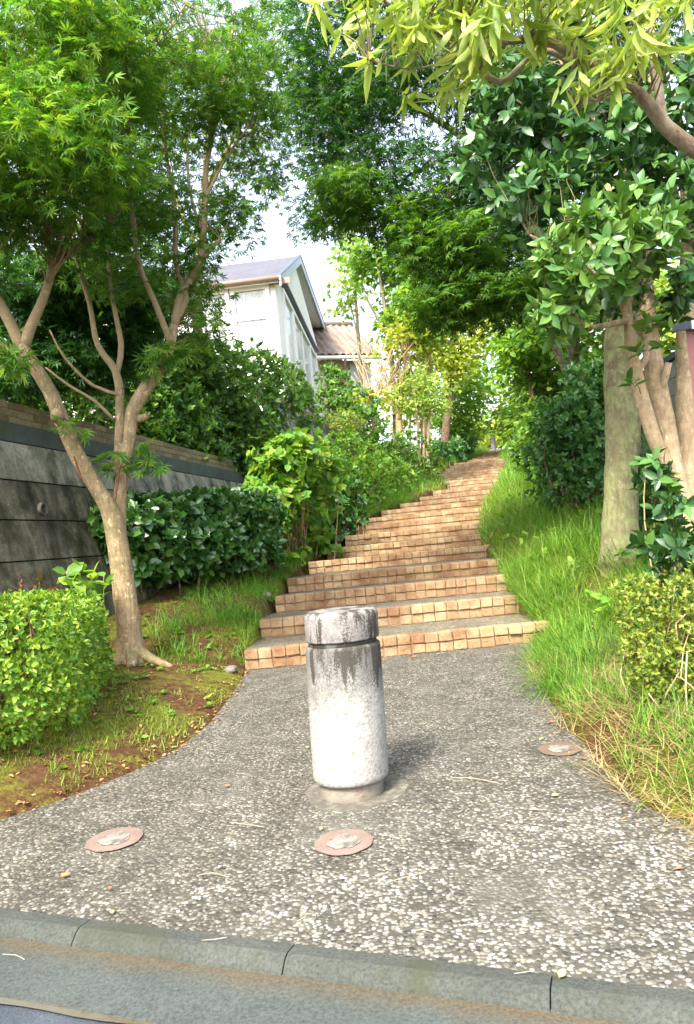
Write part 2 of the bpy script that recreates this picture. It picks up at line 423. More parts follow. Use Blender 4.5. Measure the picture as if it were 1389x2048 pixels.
def aggregate(name, white=1.0, scale=46, tone=1.0, patch=True, tint=(1, 1, 1)):
    """exposed aggregate: pebbles set in dark mortar, white pebbles washed clean in patches"""
    m, nt, out = new_mat(name)
    c = coords(nt)
    wob = nd(nt, 'ShaderNodeTexNoise', Scale=30.0, Detail=2.0); nt.links.new(c, wob.inputs['Vector'])
    cw = nt.nodes.new('ShaderNodeVectorMath'); cw.operation = 'MULTIPLY_ADD'
    nt.links.new(wob.outputs['Color'], cw.inputs[0]); cw.inputs[1].default_value = (.012, .012, .012); nt.links.new(c, cw.inputs[2])
    v = nd(nt, 'ShaderNodeTexVoronoi', Scale=scale); nt.links.new(cw.outputs[0], v.inputs['Vector'])
    v2 = nd(nt, 'ShaderNodeTexVoronoi', Scale=scale); v2.feature = 'DISTANCE_TO_EDGE'; nt.links.new(cw.outputs[0], v2.inputs['Vector'])
    v.inputs['Randomness'].default_value = 1.0
    sep = nt.nodes.new('ShaderNodeSeparateColor'); nt.links.new(v.outputs['Color'], sep.inputs[0])
    big = noise(nt, c, .9, 4, .6); mid = noise(nt, c, 6, 4, .6)
    t = tone
    stone = ramp(nt, [(0, (.034*t, .034*t, .031*t)), (.3, (.078*t, .075*t, .066*t)), (.6, (.125*t, .118*t, .10*t)), (.85, (.175*t, .166*t, .143*t)), (1, (.24*t, .23*t, .205*t))])
    nt.links.new(sep.outputs[0], stone.inputs[0])
    # share of white pebbles: a worn area towards the kerb and the right, with ragged edges
    sp_ = nt.nodes.new('ShaderNodeSeparateXYZ'); nt.links.new(c, sp_.inputs[0])
    if patch:
        wear = mathn(nt, 'ADD', mathn(nt, 'MULTIPLY', sp_.outputs[0], .16), mathn(nt, 'MULTIPLY', mathn(nt, 'SUBTRACT', 3.0, sp_.outputs[1]), .34))
        wear = mathn(nt, 'ADD', wear, mathn(nt, 'MULTIPLY', mathn(nt, 'SUBTRACT', big, .5), 1.1))
        wear = mathn(nt, 'ADD', wear, mathn(nt, 'MULTIPLY', mathn(nt, 'SUBTRACT', mid, .5), .7))
        wear = mathn(nt, 'MULTIPLY', mathn(nt, 'MINIMUM', mathn(nt, 'MAXIMUM', wear, 0.02), .42), white)
    else:
        wear = mathn(nt, 'MULTIPLY', mid, .12*white)
    isw = mathn(nt, 'LESS_THAN', sep.outputs[1], wear)
    wc = ramp(nt, [(0, (.18, .178, .168)), (1, (.35, .35, .342))]); nt.links.new(sep.outputs[2], wc.inputs[0])
    col = mixc(nt, isw, stone.outputs[0], wc.outputs[0])
    er = ramp(nt, [(.50, (1, 1, 1)), (.64, (0, 0, 0))]); nt.links.new(v.outputs['Distance'], er.inputs[0])
    col = mixc(nt, er.outputs[0], (.062*t, .058*t, .048*t), col)
    n_st = noise(nt, c, 2.6, 6, .7); st_ = ramp(nt, [(.50, (0, 0, 0)), (.68, (.65, .65, .65))]); nt.links.new(n_st, st_.inputs[0])
    col = mixc(nt, st_.outputs[0], col, (.096*t, .093*t, .082*t))
    gr = ramp(nt, [(.3, (.62, .61, .57)), (.65, (1.02, 1.01, .96))]); nt.links.new(mid, gr.inputs[0])
    col = mixc(nt, 1.0, col, gr.outputs[0], 'MULTIPLY')
    col = mixc(nt, 1.0, col, tint, 'MULTIPLY')
    h = ramp(nt, [(0, (1, 1, 1)), (.35, (.85, .85, .85)), (.6, (0, 0, 0))]); nt.links.new(v.outputs['Distance'], h.inputs[0])
    hh = mathn(nt, 'ADD', mathn(nt, 'MULTIPLY', h.outputs[0], mathn(nt, 'ADD', sep.outputs[2], .4)), mathn(nt, 'MULTIPLY', noise(nt, c, 160, 3, .6), .25))
    bsdf(nt, out, col, .7, .3, hh, .55, .008); return m
AGG = aggregate('exposed_aggregate', .8, 82)
AGG_STEP = aggregate('exposed_aggregate_tread', 1.2, 62, 1.4, False, (1.08, 1.0, .86))

bm = bmesh.new()
vs = [bm.verts.new((p[0], p[1], pave_z(p[1]))) for p in POLY]
f = bm.faces.new(vs); f.normal_update()
if f.normal.z < 0: f.normal_flip()
bmesh.ops.triangulate(bm, faces=bm.faces[:])
ret = bmesh.ops.extrude_face_region(bm, geom=bm.faces[:])
for e in ret['geom']:
    if isinstance(e, bmesh.types.BMVert): pass
dn = [e for e in ret['geom'] if isinstance(e, bmesh.types.BMVert)]
low = [v for v in bm.verts if v not in set(dn)]
for v in low: v.co.z -= .12
bmesh.ops.recalc_face_normals(bm, faces=bm.faces[:])
me = bpy.data.meshes.new('paving'); bm.to_mesh(me); bm.free(); me.materials.append(AGG)
tag(link(bpy.data.objects.new('paving', me)), 'exposed aggregate forecourt with washed white pebbles', kind='structure')

def concrete(name, a, b, speck=.3, mossc=None, moss=0.0, scale=8, drip=0.0, bstr=.35, bd=.004):
    m, nt, out = new_mat(name); c = coords(nt)
    n1 = noise(nt, c, scale*.25, 6, .65); n2 = noise(nt, c, scale*14, 6, .75)
    r = ramp(nt, [(.3, a), (.7, b)]); nt.links.new(n1, r.inputs[0])
    sk = ramp(nt, [(.3, (1-speck,)*3), (.5, (1, 1, 1)), (.72, (1+speck,)*3)]); nt.links.new(n2, sk.inputs[0])
    col = mixc(nt, 1.0, r.outputs[0], sk.outputs[0], 'MULTIPLY')
    if mossc:
        n3 = noise(nt, c, scale*.7, 7, .7); rr = ramp(nt, [(.62-moss*.3, (0, 0, 0)), (.80-moss*.3, (1, 1, 1))]); nt.links.new(n3, rr.inputs[0])
        col = mixc(nt, rr.outputs[0], col, mossc)
    if drip:
        n4 = noise(nt, coords(nt, (7, 7, .9)), 1, 5, .65); rr = ramp(nt, [(.38, (1-drip,)*3), (.62, (1.12,)*3)]); nt.links.new(n4, rr.inputs[0]); col = mixc(nt, 1.0, col, rr.outputs[0], 'MULTIPLY')
    bsdf(nt, out, col, .85, .25, n2, bstr, bd); return m
KERB = concrete('kerb_concrete', (.038, .044, .038), (.068, .075, .066), .55, (.045, .05, .03), .4, 8, 0, .9, .008)
GUTTER = concrete('gutter_concrete', (.070, .077, .072), (.115, .122, .114), .65, (.05, .056, .042), .4, 8, 0, .9, .008)
KMOSS = concrete('kerb_dirt', (.05, .042, .025), (.085, .07, .045), .6, (.075, .074, .058), .8, 10)
ASPH = concrete('asphalt', (.025, .032, .042), (.05, .06, .075), .8, None, 0, 18)

def strip(name, o0, z0, o1, z1, mat, label, seg=60, wob=0.0, t0=-9.0, t1=11.0, depth=0.0):
    ts = np.linspace(t0, t1, seg+1); V = []; 
    for t in ts:
        for k, (o, z) in enumerate(((o0, z0), (o1, z1))):
            w = wob*(math.sin(t*5.1)+math.sin(t*11.7+1)*.6+math.sin(t*23.3)*.5+math.sin(t*47)*.4) if k == 1 or wob < 0 else 0
            p = kA+kd*t+kn*(o+w)
            V.append((p[0], p[1], pave_z((kA+kd*t)[1])+z))
    fs = [(2*i, 2*i+1, 2*i+3, 2*i+2) for i in range(seg)]
    o = mesh_np(name, V, fs, mat); tag(o, label, kind='structure'); return o
# kerb blocks with joints, each kerb length a block
kerb_root = thing('kerb', 'low grey concrete kerb between pebble paving and gutter', 'kerb')
kerb_root['kind'] = 'structure'
L_ = .635
kv = .333-.635*15
prof = [(0.0, -.12), (0.0, .002), (.046, .004), (.060, -.002), (.082, -.024), (.092, -.05), (.092, -.12)]
while kv < 11:
    mb = MB(); V = []
    t0 = kv+.0018; t1 = kv+L_-.0018
    base = kA+kd*t0; end = kA+kd*t1
    for t in (t0, t1):
        b = kA+kd*t
        for o, z in prof:
            p = b+kn*o; V.append((p[0], p[1], pave_z(b[1])+z))
    n = len(prof)
    mb.add(V, [(i, i+1, n+i+1, n+i) for i in range(n-1)]+[tuple(range(n))[::-1], tuple(range(n, 2*n))])
    o = mb.build('kerbstone', KERB, kerb_root)
    kv += L_
def gutter_mat():
    m, nt, out = new_mat('gutter_concrete'); c = coords(nt)
    n1 = noise(nt, c, 2, 6, .65); n2 = noise(nt, c, 110, 6, .75); n3 = noise(nt, c, 9, 6, .7)
    r = ramp(nt, [(.3, (.036, .045, .042)), (.7, (.068, .078, .072))]); nt.links.new(n1, r.inputs[0])
    sk = ramp(nt, [(.3, (.45,)*3), (.5, (1, 1, 1)), (.72, (1.5,)*3)]); nt.links.new(n2, sk.inputs[0])
    dt = nt.nodes.new('ShaderNodeVectorMath'); dt.operation = 'DOT_PRODUCT'; nt.links.new(c, dt.inputs[0]); dt.inputs[1].default_value = tuple(kn)
    off = mathn(nt, 'SUBTRACT', dt.outputs['Value'], float(kA@kn))
    off = mathn(nt, 'ADD', off, mathn(nt, 'MULTIPLY', mathn(nt, 'SUBTRACT', n3, .5), .09))
    f = ramp(nt, [(0, (.9,)*3), (.085, (.9,)*3), (.135, (.25,)*3), (.17, (0, 0, 0)), (.29, (0, 0, 0)), (.32, (.7,)*3)]); nt.links.new(off, f.inputs[0])
    dirt = ramp(nt, [(.35, (.050, .038, .021)), (.65, (.10, .078, .046))]); nt.links.new(n2, dirt.inputs[0])
    col = mixc(nt, f.outputs[0], mixc(nt, 1.0, r.outputs[0], sk.outputs[0], 'MULTIPLY'), dirt.outputs[0])
    bsdf(nt, out, col, .9, .2, n2, .8, .006); return m
strip('gutter', .072, -.030, .315, -.042, gutter_mat(), 'grey concrete gutter apron along the road, brown dirt at the kerb foot', 60)
strip('gutter_edge_dirt', .304, -.0375, .318, -.0385, KMOSS, 'mossy dirt seam between gutter and asphalt', 260, .007)
strip('road', .31, -.046, 9.0, -.10, ASPH, 'dark asphalt road surface', 60)

# ------------------------------------------------------------------ leaf geometry
def tmpl_maple(lobes=5):
    ang = {5: (-82, -40, 0, 40, 82), 7: (-112, -72, -36, 0, 36, 72, 112)}[lobes]
    ln = {5: (.62, .9, 1, .9, .62), 7: (.45, .75, .93, 1, .93, .75, .45)}[lobes]
    V = [(0, 0, 0)]; T = []
    for a, l in zip(ang, ln):
        a = rad(a); w = rad(15 if lobes == 5 else 12)
        i = len(V)
        for aa, ll, z in ((a-w, l*.45, .03), (a, l, -.14*l), (a+w, l*.45, .03)):
            V.append((math.sin(aa)*ll, math.cos(aa)*ll, z))
        T += [(0, i+1, i), (0, i+2, i+1)]
    return np.array(V, float), np.array(T)
def tmpl_ell(w=.22, tipy=1.0, fold=.06, curl=-.10, w1=.33, w2=.68, k2=.85):
    V = [(0, 0, 0), (0, w1, fold*-.3), (0, w2, curl*.3), (0, tipy, curl),
         (-w, w1, fold), (-w*k2, w2, fold+curl*.3), (w, w1, fold), (w*k2, w2, fold+curl*.3)]
    T = [(0, 1, 4), (1, 5, 4), (1, 2, 5), (2, 3, 5), (0, 6, 1), (1, 6, 7), (1, 7, 2), (2, 7, 3)]
    return np.array(V, float), np.array(T)
def tmpl_kite(w=.3):
    V = [(0, 0, 0), (-w, .45, .05), (0, 1, -.06), (w, .45, .05)]
    return np.array(V, float), np.array([(0, 2, 1), (0, 3, 2)])
MAPLE5 = tmpl_maple(5); MAPLE7 = tmpl_maple(7)
ELL = tmpl_ell(); LANCE = tmpl_ell(.095, 1.0, .035, -.22, .3, .65, .9); OVAL = tmpl_ell(.30, 1, .07, -.08); BROAD = tmpl_ell(.34, 1, .05, -.12, .3, .62, .9)
KITE = tmpl_kite(); KITE_W = tmpl_kite(.4)

def unit(a): return a/(np.linalg.norm(a, axis=-1, keepdims=True)+1e-9)
def leaf_geo(C, D, N, size, tm):
    V0, T0 = tm
    D = unit(D); Sd = unit(np.cross(D, N)); N = np.cross(Sd, D)
    size = np.broadcast_to(size, (len(C),))
    V = C[:, None, :]+size[:, None, None]*(V0[None, :, 0, None]*Sd[:, None, :]+V0[None, :, 1, None]*D[:, None, :]+V0[None, :, 2, None]*N[:, None, :])
    k = len(V0)
    T = T0[None]+(np.arange(len(C))*k)[:, None, None]
    return V.reshape(-1, 3), T.reshape(-1, 3)
def leaf_mesh(name, geos, mat, parent):
    Vs = []; Ts = []; n = 0
    for V, T in geos:
        Vs.append(V); Ts.append(T+n); n += len(V)
    return mesh_np(name, np.vstack(Vs), np.vstack(Ts), mat, parent)

UP = np.array([0, 0, 1.0])
def g3(n, s=1.0): return rng.normal(0, s, (n, 3))

def blob_points(blobs, n, shell=.5, keep=None):
    """points in a union of ellipsoids [(centre, radii, weight)]; shell pushes them outward"""
    w = np.array([b[2] for b in blobs], float); w /= w.sum()
    out = []; cen = []
    for (c, r, _), k in zip(blobs, (w*n).astype(int)+1):
        d = unit(g3(k)); rr = rng.random(k)**(1/3*(1-shell)+.12*shell)
        rr *= 1+rng.normal(0, .08, k)
        out.append(np.array(c)+d*rr[:, None]*np.array(r)); cen.append(np.broadcast_to(c, (k, 3)))
    return np.vstack(out), np.vstack(cen)
def Bp(px, py, Y, w, h, dpt, wt=None):
    """crown lobe centred where the photo shows it; half width / half height in photo pixels, depth in metres"""
    return (P(px, py, Y), (w*Y/F, dpt, h*Y/F), wt if wt is not None else w*h)

def sprays(C, R, per, size, tm, tilt=.35, droop=.35, jit=.4, flat=.12):
    n = len(C)
    pn = unit(UP+g3(n, tilt)); a = unit(np.cross(pn, g3(n))); b = np.cross(pn, a)
    R = np.broadcast_to(R, (n,))
    i = np.repeat(np.arange(n), per); k = len(i)
    th = rng.uniform(0, 2*np.pi, k); r = np.sqrt(rng.random(k))*R[i]
    rad_ = a[i]*np.cos(th)[:, None]+b[i]*np.sin(th)[:, None]
    pos = C[i]+rad_*r[:, None]+pn[i]*rng.normal(0, 1, k)[:, None]*(flat*R[i])[:, None]
    pos[:, 2] -= droop*r*r/(R[i]+1e-6)
    d = rad_+g3(k, .5); d[:, 2] -= .35
    nn = pn[i]+g3(k, jit)
    return leaf_geo(pos, d, nn, size*rng.uniform(.65, 1.2, k), tm)

def rosettes(C, T, per, size, tm, spread=(35, 85), jit=.25, stem=.05):
    """leaves round a twig end: C twig ends, T twig directions"""
    n = len(C); T = unit(T)
    a = unit(np.cross(T, g3(n))); b = np.cross(T, a)
    i = np.repeat(np.arange(n), per); k = len(i)
    j = np.tile(np.arange(per), n)
    th = j*2.4+rng.uniform(0, .8, k); an = np.radians(rng.uniform(spread[0], spread[1], k))
    radv = a[i]*np.cos(th)[:, None]+b[i]*np.sin(th)[:, None]
    d = T[i]*np.cos(an)[:, None]+radv*np.sin(an)[:, None]
    nn = T[i]*np.sin(an)[:, None]-radv*np.cos(an)[:, None]+g3(k, jit)
    pos = C[i]-T[i]*(stem*rng.random(k))[:, None]
    return leaf_geo(pos, d, nn, size*rng.uniform(.6, 1.2, k), tm)

def twig_mesh(name, C, limbs, mat, parent, r=.005, sag=.0, maxn=400):
    """thin twigs joining leaf clusters to the nearest limb"""
    LP = np.vstack(limbs); V = []; Fq = []; n = 0
    sel = rng.permutation(len(C))[:maxn]
    for c in C[sel]:
        dd = np.linalg.norm(LP-c, axis=1)*rng.uniform(.8, 1.25, len(LP))+.45*np.maximum(0, LP[:, 2]-c[2]+.1); k = int(np.argmin(dd)); a = LP[k]
        Lh = np.linalg.norm(c-a)
        if Lh < .03: continue
        m1 = a+(c-a)*.35+rng.normal(0, .06*Lh, 3); m2 = a+(c-a)*.72+rng.normal(0, .05*Lh, 3)
        m1[2] += .06*Lh; m2[2] += .04*Lh-sag*Lh
        pts = np.array([a, m1, m2, c]); rr = r*np.array([1.0+Lh*.9, .8+Lh*.5, .55, .25])
        t = unit(c-a); s1 = unit(np.cross(t, UP+.01)); s2 = np.cross(t, s1)
        for p, q_ in zip(pts, rr):
            for ang in (0, 2.094, 4.189): V.append(p+(s1*math.cos(ang)+s2*math.sin(ang))*q_)
        for s_ in range(3):
            for e in range(3):
                e2 = (e+1) % 3; Fq.append((n+s_*3+e, n+s_*3+e2, n+s_*3+3+e2, n+s_*3+3+e))
        n += 12
    if V: return mesh_np(name, V, Fq, mat, parent, smooth=True)

def limb_pts(spec, step=.06):
    """spec: [(px,py,Y,half width px)...] -> points, radii"""
    p = [P(a, b, Y) for a, b, Y, w in spec]; r = [w*Y/F for a, b, Y, w in spec]
    return resample(p, r, step)

def thin(C, keep=.8, s=1.6, k=0.0, thr=-.15):
    """open irregular gaps in a crown"""
    v = np.sin(C[:, 0]*s*2.1+k)+np.sin(C[:, 1]*s*1.7+2*k)+np.sin(C[:, 2]*s*2.6+3*k+1)+.6*np.sin((C[:, 0]+C[:, 2])*s*4.7+k)
    return C[v/3 > thr-.2*rng.random(len(C))]
#PART2

# ------------------------------------------------------------------ stairway
def sett_mat():
    m, nt, out = new_mat('ochre_sett'); c = coords(nt)
    g = nt.nodes.new('ShaderNodeNewGeometry')
    r = ramp(nt, [(0, (.29, .19, .105)), (.4, (.34, .235, .13)), (.75, (.40, .29, .165)), (1, (.38, .29, .18))]); nt.links.new(g.outputs['Random Per Island'], r.inputs[0])
    n1 = noise(nt, c, 38, 7, .75); n2 = noise(nt, c, 4.5, 5, .65); n3 = noise(nt, c, 90, 4, .7)
    sk = ramp(nt, [(.35, (.62, .55, .5)), (.5, (1, 1, 1)), (.7, (1.18, 1.18, 1.15))]); nt.links.new(n1, sk.inputs[0])
    col = mixc(nt, 1.0, r.outputs[0], sk.outputs[0], 'MULTIPLY')
    st = ramp(nt, [(.475, (0, 0, 0)), (.64, (.85, .85, .85))]); nt.links.new(mathn(nt, 'ADD', mathn(nt, 'MULTIPLY', n2, .7), mathn(nt, 'MULTIPLY', n1, .35)), st.inputs[0])
    col = mixc(nt, st.outputs[0], col, (.165, .078, .038))
    bsdf(nt, out, col, .85, .2, mathn(nt, 'ADD', n1, mathn(nt, 'MULTIPLY', n3, .4)), .9, .012); return m
SETT = sett_mat()
MORTAR = concrete('sett_mortar', (.17, .105, .06), (.26, .17, .105), .3, None, 0, 14)
stairs = thing('stairway', 'long curving stairway of ochre stone setts with pebble treads climbing the hill', 'stairway', (0, 5.5, 0))
for i, (Y, z, xl, xr) in enumerate(STEPS):
    zp = STEPS[i-1][1] if i else 0.0
    rise = z-zp if i else z
    r = (.158 if i < 6 else min(.165, max(.13, rise))) if i else z
    x0 = xl; x1 = xr+.06
    wS = .098 if Y < 19 else .15
    n = int((x1-x0)/wS); w = (x1-x0)/n
    mb = MB(); near = Y < 12
    for k in range(n):
        for row in range(2):
            hh = r/2; zc = z-hh*(row+.5)
            dp = .05 if row == 0 else .045
            j = lambda s: rnd.uniform(-s, s)*(1 if near else .4)
            cx = x0+w*(k+.5)+j(.002); cy = Y+dp+j(.004)+(0 if row == 0 else .012)
            mb.box((cx, cy, zc+j(.0015)), (w/2-.003, dp, hh/2-.0025))
    V = np.vstack(mb.v); V += rng.normal(0, .0022 if near else .001, V.shape); mb.v = [V]
    o = mb.build('step', [SETT, MORTAR], stairs, bevel=.007 if near else 0)
    mm = MB(); mm.box(((x0+x1)/2, Y+.068, z-r/2-.2-.003), ((x1-x0)/2-.004, .048, r/2+.2-.004))
    mm.build('mortar', MORTAR, o)
    # tread: sloping bed of exposed aggregate behind the setts
    if i+1 < len(STEPS): Y2, z2 = STEPS[i+1][0], STEPS[i+1][1]; r2 = .158 if i+1 < 6 else min(.165, max(.13, z2-z)); zb = z2-r2-.004
    else: Y2, zb = 43.0, P(988, 898, 43)[2]-.02
    t = MB(); ya = Y+.098; xa, xb = x0+.005, x1-.005
    last = i+1 == len(STEPS)
    xc = (STEPS[i+1][2]+.02 if not last else XB-1.1)
    t.prism([(min(xa, xc), ya, z-.004), (max(xb, xb), ya, z-.004), (XB+1.0 if last else xb, Y2+.02, zb), (xc if last else min(xa, xc), Y2+.02, zb)], (0, 0, -.3))
    t.build('tread', AGG_STEP, o)

# ------------------------------------------------------------------ bollards and ground caps
def granite(name, light, dark, lo, hi, amt=1.0):
    m, nt, out = new_mat(name); c = coords(nt)
    v = nd(nt, 'ShaderNodeTexVoronoi', Scale=95.0); nt.links.new(c, v.inputs['Vector'])
    sep = nt.nodes.new('ShaderNodeSeparateColor'); nt.links.new(v.outputs['Color'], sep.inputs[0])
    g = ramp(nt, [(0, tuple(x*.68 for x in light)), (.25, tuple(x*.9 for x in light)), (.7, light), (1, tuple(min(.9, x*1.15) for x in light))]); nt.links.new(sep.outputs[0], g.inputs[0])
    xyz = nt.nodes.new('ShaderNodeSeparateXYZ'); nt.links.new(c, xyz.inputs[0])
    streak = noise(nt, coords(nt, (20, 20, 3.4)), 1, 4, .6); blot = noise(nt, coords(nt, (7, 7, 5)), 1, 6, .7); fine = noise(nt, c, 170, 3, .7)
    zz = nt.nodes.new('ShaderNodeMapRange'); nt.links.new(xyz.outputs[2], zz.inputs[0]); zz.inputs[1].default_value = lo; zz.inputs[2].default_value = hi
    s1 = mathn(nt, 'ADD', mathn(nt, 'MULTIPLY', zz.outputs[0], 1.0*amt), mathn(nt, 'MULTIPLY', mathn(nt, 'SUBTRACT', blot, .5), 1.2))
    s1 = mathn(nt, 'ADD', s1, mathn(nt, 'MULTIPLY', mathn(nt, 'SUBTRACT', fine, .5), 1.3))
    f1 = ramp(nt, [(.22, (0, 0, 0)), (.80, (.85, .85, .85))]); nt.links.new(s1, f1.inputs[0])
    col = mixc(nt, f1.outputs[0], g.outputs[0], dark)
    s2 = mathn(nt, 'ADD', mathn(nt, 'MULTIPLY', zz.outputs[0], .55*amt), mathn(nt, 'ADD', mathn(nt, 'MULTIPLY', mathn(nt, 'SUBTRACT', streak, .5), 3.6), mathn(nt, 'MULTIPLY', mathn(nt, 'SUBTRACT', fine, .5), 1.1)))
    s2 = mathn(nt, 'ADD', s2, mathn(nt, 'MULTIPLY', xyz.outputs[0], 1.4))
    hm = nt.nodes.new('ShaderNodeMapRange'); nt.links.new(zz.outputs[0], hm.inputs[0]); hm.inputs[1].default_value = .15; hm.inputs[2].default_value = .75
    hm.inputs[3].default_value = -.8; hm.inputs[4].default_value = .22; s2 = mathn(nt, 'ADD', s2, hm.outputs[0])
    f2 = ramp(nt, [(.50, (0, 0, 0)), (.78, (.92, .92, .92))]); nt.links.new(s2, f2.inputs[0])
    col = mixc(nt, f2.outputs[0], col, (.032, .028, .022))
    bsdf(nt, out, col, .85, .25, mathn(nt, 'ADD', fine, v.outputs['Distance']), .3, .003); return m
GRAN = granite('weathered_granite', (.275, .27, .25), (.08, .076, .07), .22, .56)
GRAN_CAP = granite('weathered_granite_cap', (.30, .28, .268), (.11, .102, .096), -.05, .75, .7)
GRAN_DARK = granite('dark_granite', (.16, .165, .17), (.05, .05, .055), -.3, .5)
RUSTB = concrete('rusty_base', (.13, .115, .092), (.20, .18, .15), .4, (.12, .065, .03), .35, 30)
PAD = concrete('mortar_pad', (.09, .084, .068), (.19, .178, .145), .7, (.075, .07, .058), .8, 34)

def bollard(label, base, lean, sc, mats, h=1.0):
    root = thing('bollard', label, 'bollard', base)
    def lat(prof, nm, mat, sides=64):
        mb = MB(); mb.lathe([(r*sc, z*sc) for r, z in prof], base, sides)
        V = np.vstack(mb.v); V[:, 0] += (V[:, 2]-base[2])*lean; mb.v = [V]
        o = mb.build(nm, mat, root, smooth=True)
        for p in o.data.polygons:
            if abs(p.normal.z) > .98: p.use_smooth = False
        return o
    lat([(.128, -.06), (.128, .048), (.122, .053), (.122, .058)], 'base_ring', mats[2])
    lat([(.126, .054), (.142, .057), (.150, .066), (.152, .080), (.1525, .32), (.1515, .575), (.149, .586), (.143, .590), (.139, .591)], 'body', mats[0])
    lat([(.138, .586), (.138, .612)], 'neck', mats[0])
    lat([(.137, .608), (.146, .609), (.1485, .614), (.149, .70), (.145, .715), (.134, .7235), (.115, .726), (.05, .727)], 'cap', mats[1])
    return root
fb = G(705, 1608)
bc = (fb[0], fb[1]+.128, pave_z(fb[1]+.128))
sc_b = (P(682, 1218, bc[1])[2]-bc[2])/.727
b1 = bollard('round granite bollard standing in the pebble forecourt, dark stains running from its cap', bc, .032, sc_b, (GRAN, GRAN_CAP, RUSTB))
mb = MB()
pad = []
for k in range(96):
    a = 2*math.pi*k/96; r = .20*(1+.04*math.sin(3*a+1)+.02*math.sin(7*a)+.015*math.sin(13*a)); x = bc[0]+r*math.cos(a)+.015; y = bc[1]+r*math.sin(a)*.95
    pad.append((x, y, pave_z(y)+.0025))
mb.prism(pad, (0, 0, -.02)); mb.build('mortar_pad', PAD, b1)
yb = 42.0; xb_ = P(988, 896, yb)[0]
zf = E_(yb)
b2 = bollard('small dark bollard far away at the head of the stairs', (xb_, yb, float(zf)), .0, 1.0, (GRAN_DARK, GRAN_DARK, GRAN_DARK))

REDM = concrete('red_mortar', (.125, .088, .072), (.18, .13, .11), .35, (.13, .10, .075), .3, 22)
BRNM = concrete('brown_mortar', (.09, .062, .044), (.13, .092, .068), .3, None, 0, 22)
WHM = concrete('worn_white_disc', (.13, .125, .105), (.26, .25, .22), .5, (.08, .072, .06), .6, 26)
for (px, py), ro, mat_, lab in (((230, 1681), .098, REDM, 'flush reddish ground cap at the edge of the forecourt below the soil bank, whitish centre'),
                                ((688, 1687), .096, REDM, 'flush reddish ground cap in front of the granite bollard, whitish centre'),
                                ((1120, 1500), .087, BRNM, 'flush brown ground cap beside the dry grass edge, pale grey centre')):
    c = G(px, py)
    rt = thing('ground_cap', lab, 'ground cap', tuple(c), 'ground caps set flush in the paving')
    for nm, ra, rb, m_, zz in (('ring', .56*ro, ro, mat_, .006), ('centre_plug', 0, .555*ro, WHM, .0075)):
        V = []; Fs = []; n = 48
        for k in range(n):
            a = 2*math.pi*k/n; wv = 1+.012*math.sin(5*a+px)+.012*math.sin(9*a); wi = 1+.06*math.sin(3*a+px)+.05*math.sin(7*a+py)
            for r in (ra*wi, rb*(wv if nm == 'ring' else wi)):
                x = c[0]+r*math.cos(a); y = c[1]+r*math.sin(a); V.append((x, y, pave_z(y)+zz))
        for k in range(n):
            k2 = (k+1) % n; Fs.append((2*k, 2*k+1, 2*k2+1, 2*k2))
        mesh_np(nm, V, Fs, m_, rt)

# ------------------------------------------------------------------ retaining walls on the left
WALLC = concrete('stained_concrete', (.085, .078, .054), (.225, .21, .15), .6, (.042, .043, .02), .62, 6, .6, .6, .008)
WALL_LIT = concrete('stained_concrete_lit_top', (.17, .165, .125), (.34, .335, .275), .45, (.055, .06, .035), .5, 5, .5, .5, .006)  # paler copy for the top course: light on the ledge put into its colour
BEAM = concrete('concrete_beam', (.05, .068, .058), (.09, .11, .095), .3, (.06, .07, .05), .5, 7)
def brickm():
    m, nt, out = new_mat('sand_brick'); g = nt.nodes.new('ShaderNodeNewGeometry')
    r = ramp(nt, [(0, (.15, .115, .06)), (.5, (.21, .17, .09)), (1, (.27, .22, .12))]); nt.links.new(g.outputs['Random Per Island'], r.inputs[0])
    n = noise(nt, coords(nt), 40, 6, .7); k = ramp(nt, [(.3, (.6, .6, .6)), (.7, (1.15, 1.15, 1.15))]); nt.links.new(n, k.inputs[0])
    bsdf(nt, out, mixc(nt, 1, r.outputs[0], k.outputs[0], 'MULTIPLY'), .85, .2, n, .4, .004); return m
BRICK = brickm()
def wpt(t, n, z): return np.array([W0[0]+wd[0]*t+wn[0]*n, W0[1]+wd[1]*t+wn[1]*n, z])
ax3 = np.array([[wd[0], wd[1], 0], [wn[0], wn[1], 0], [0, 0, 1.0]])
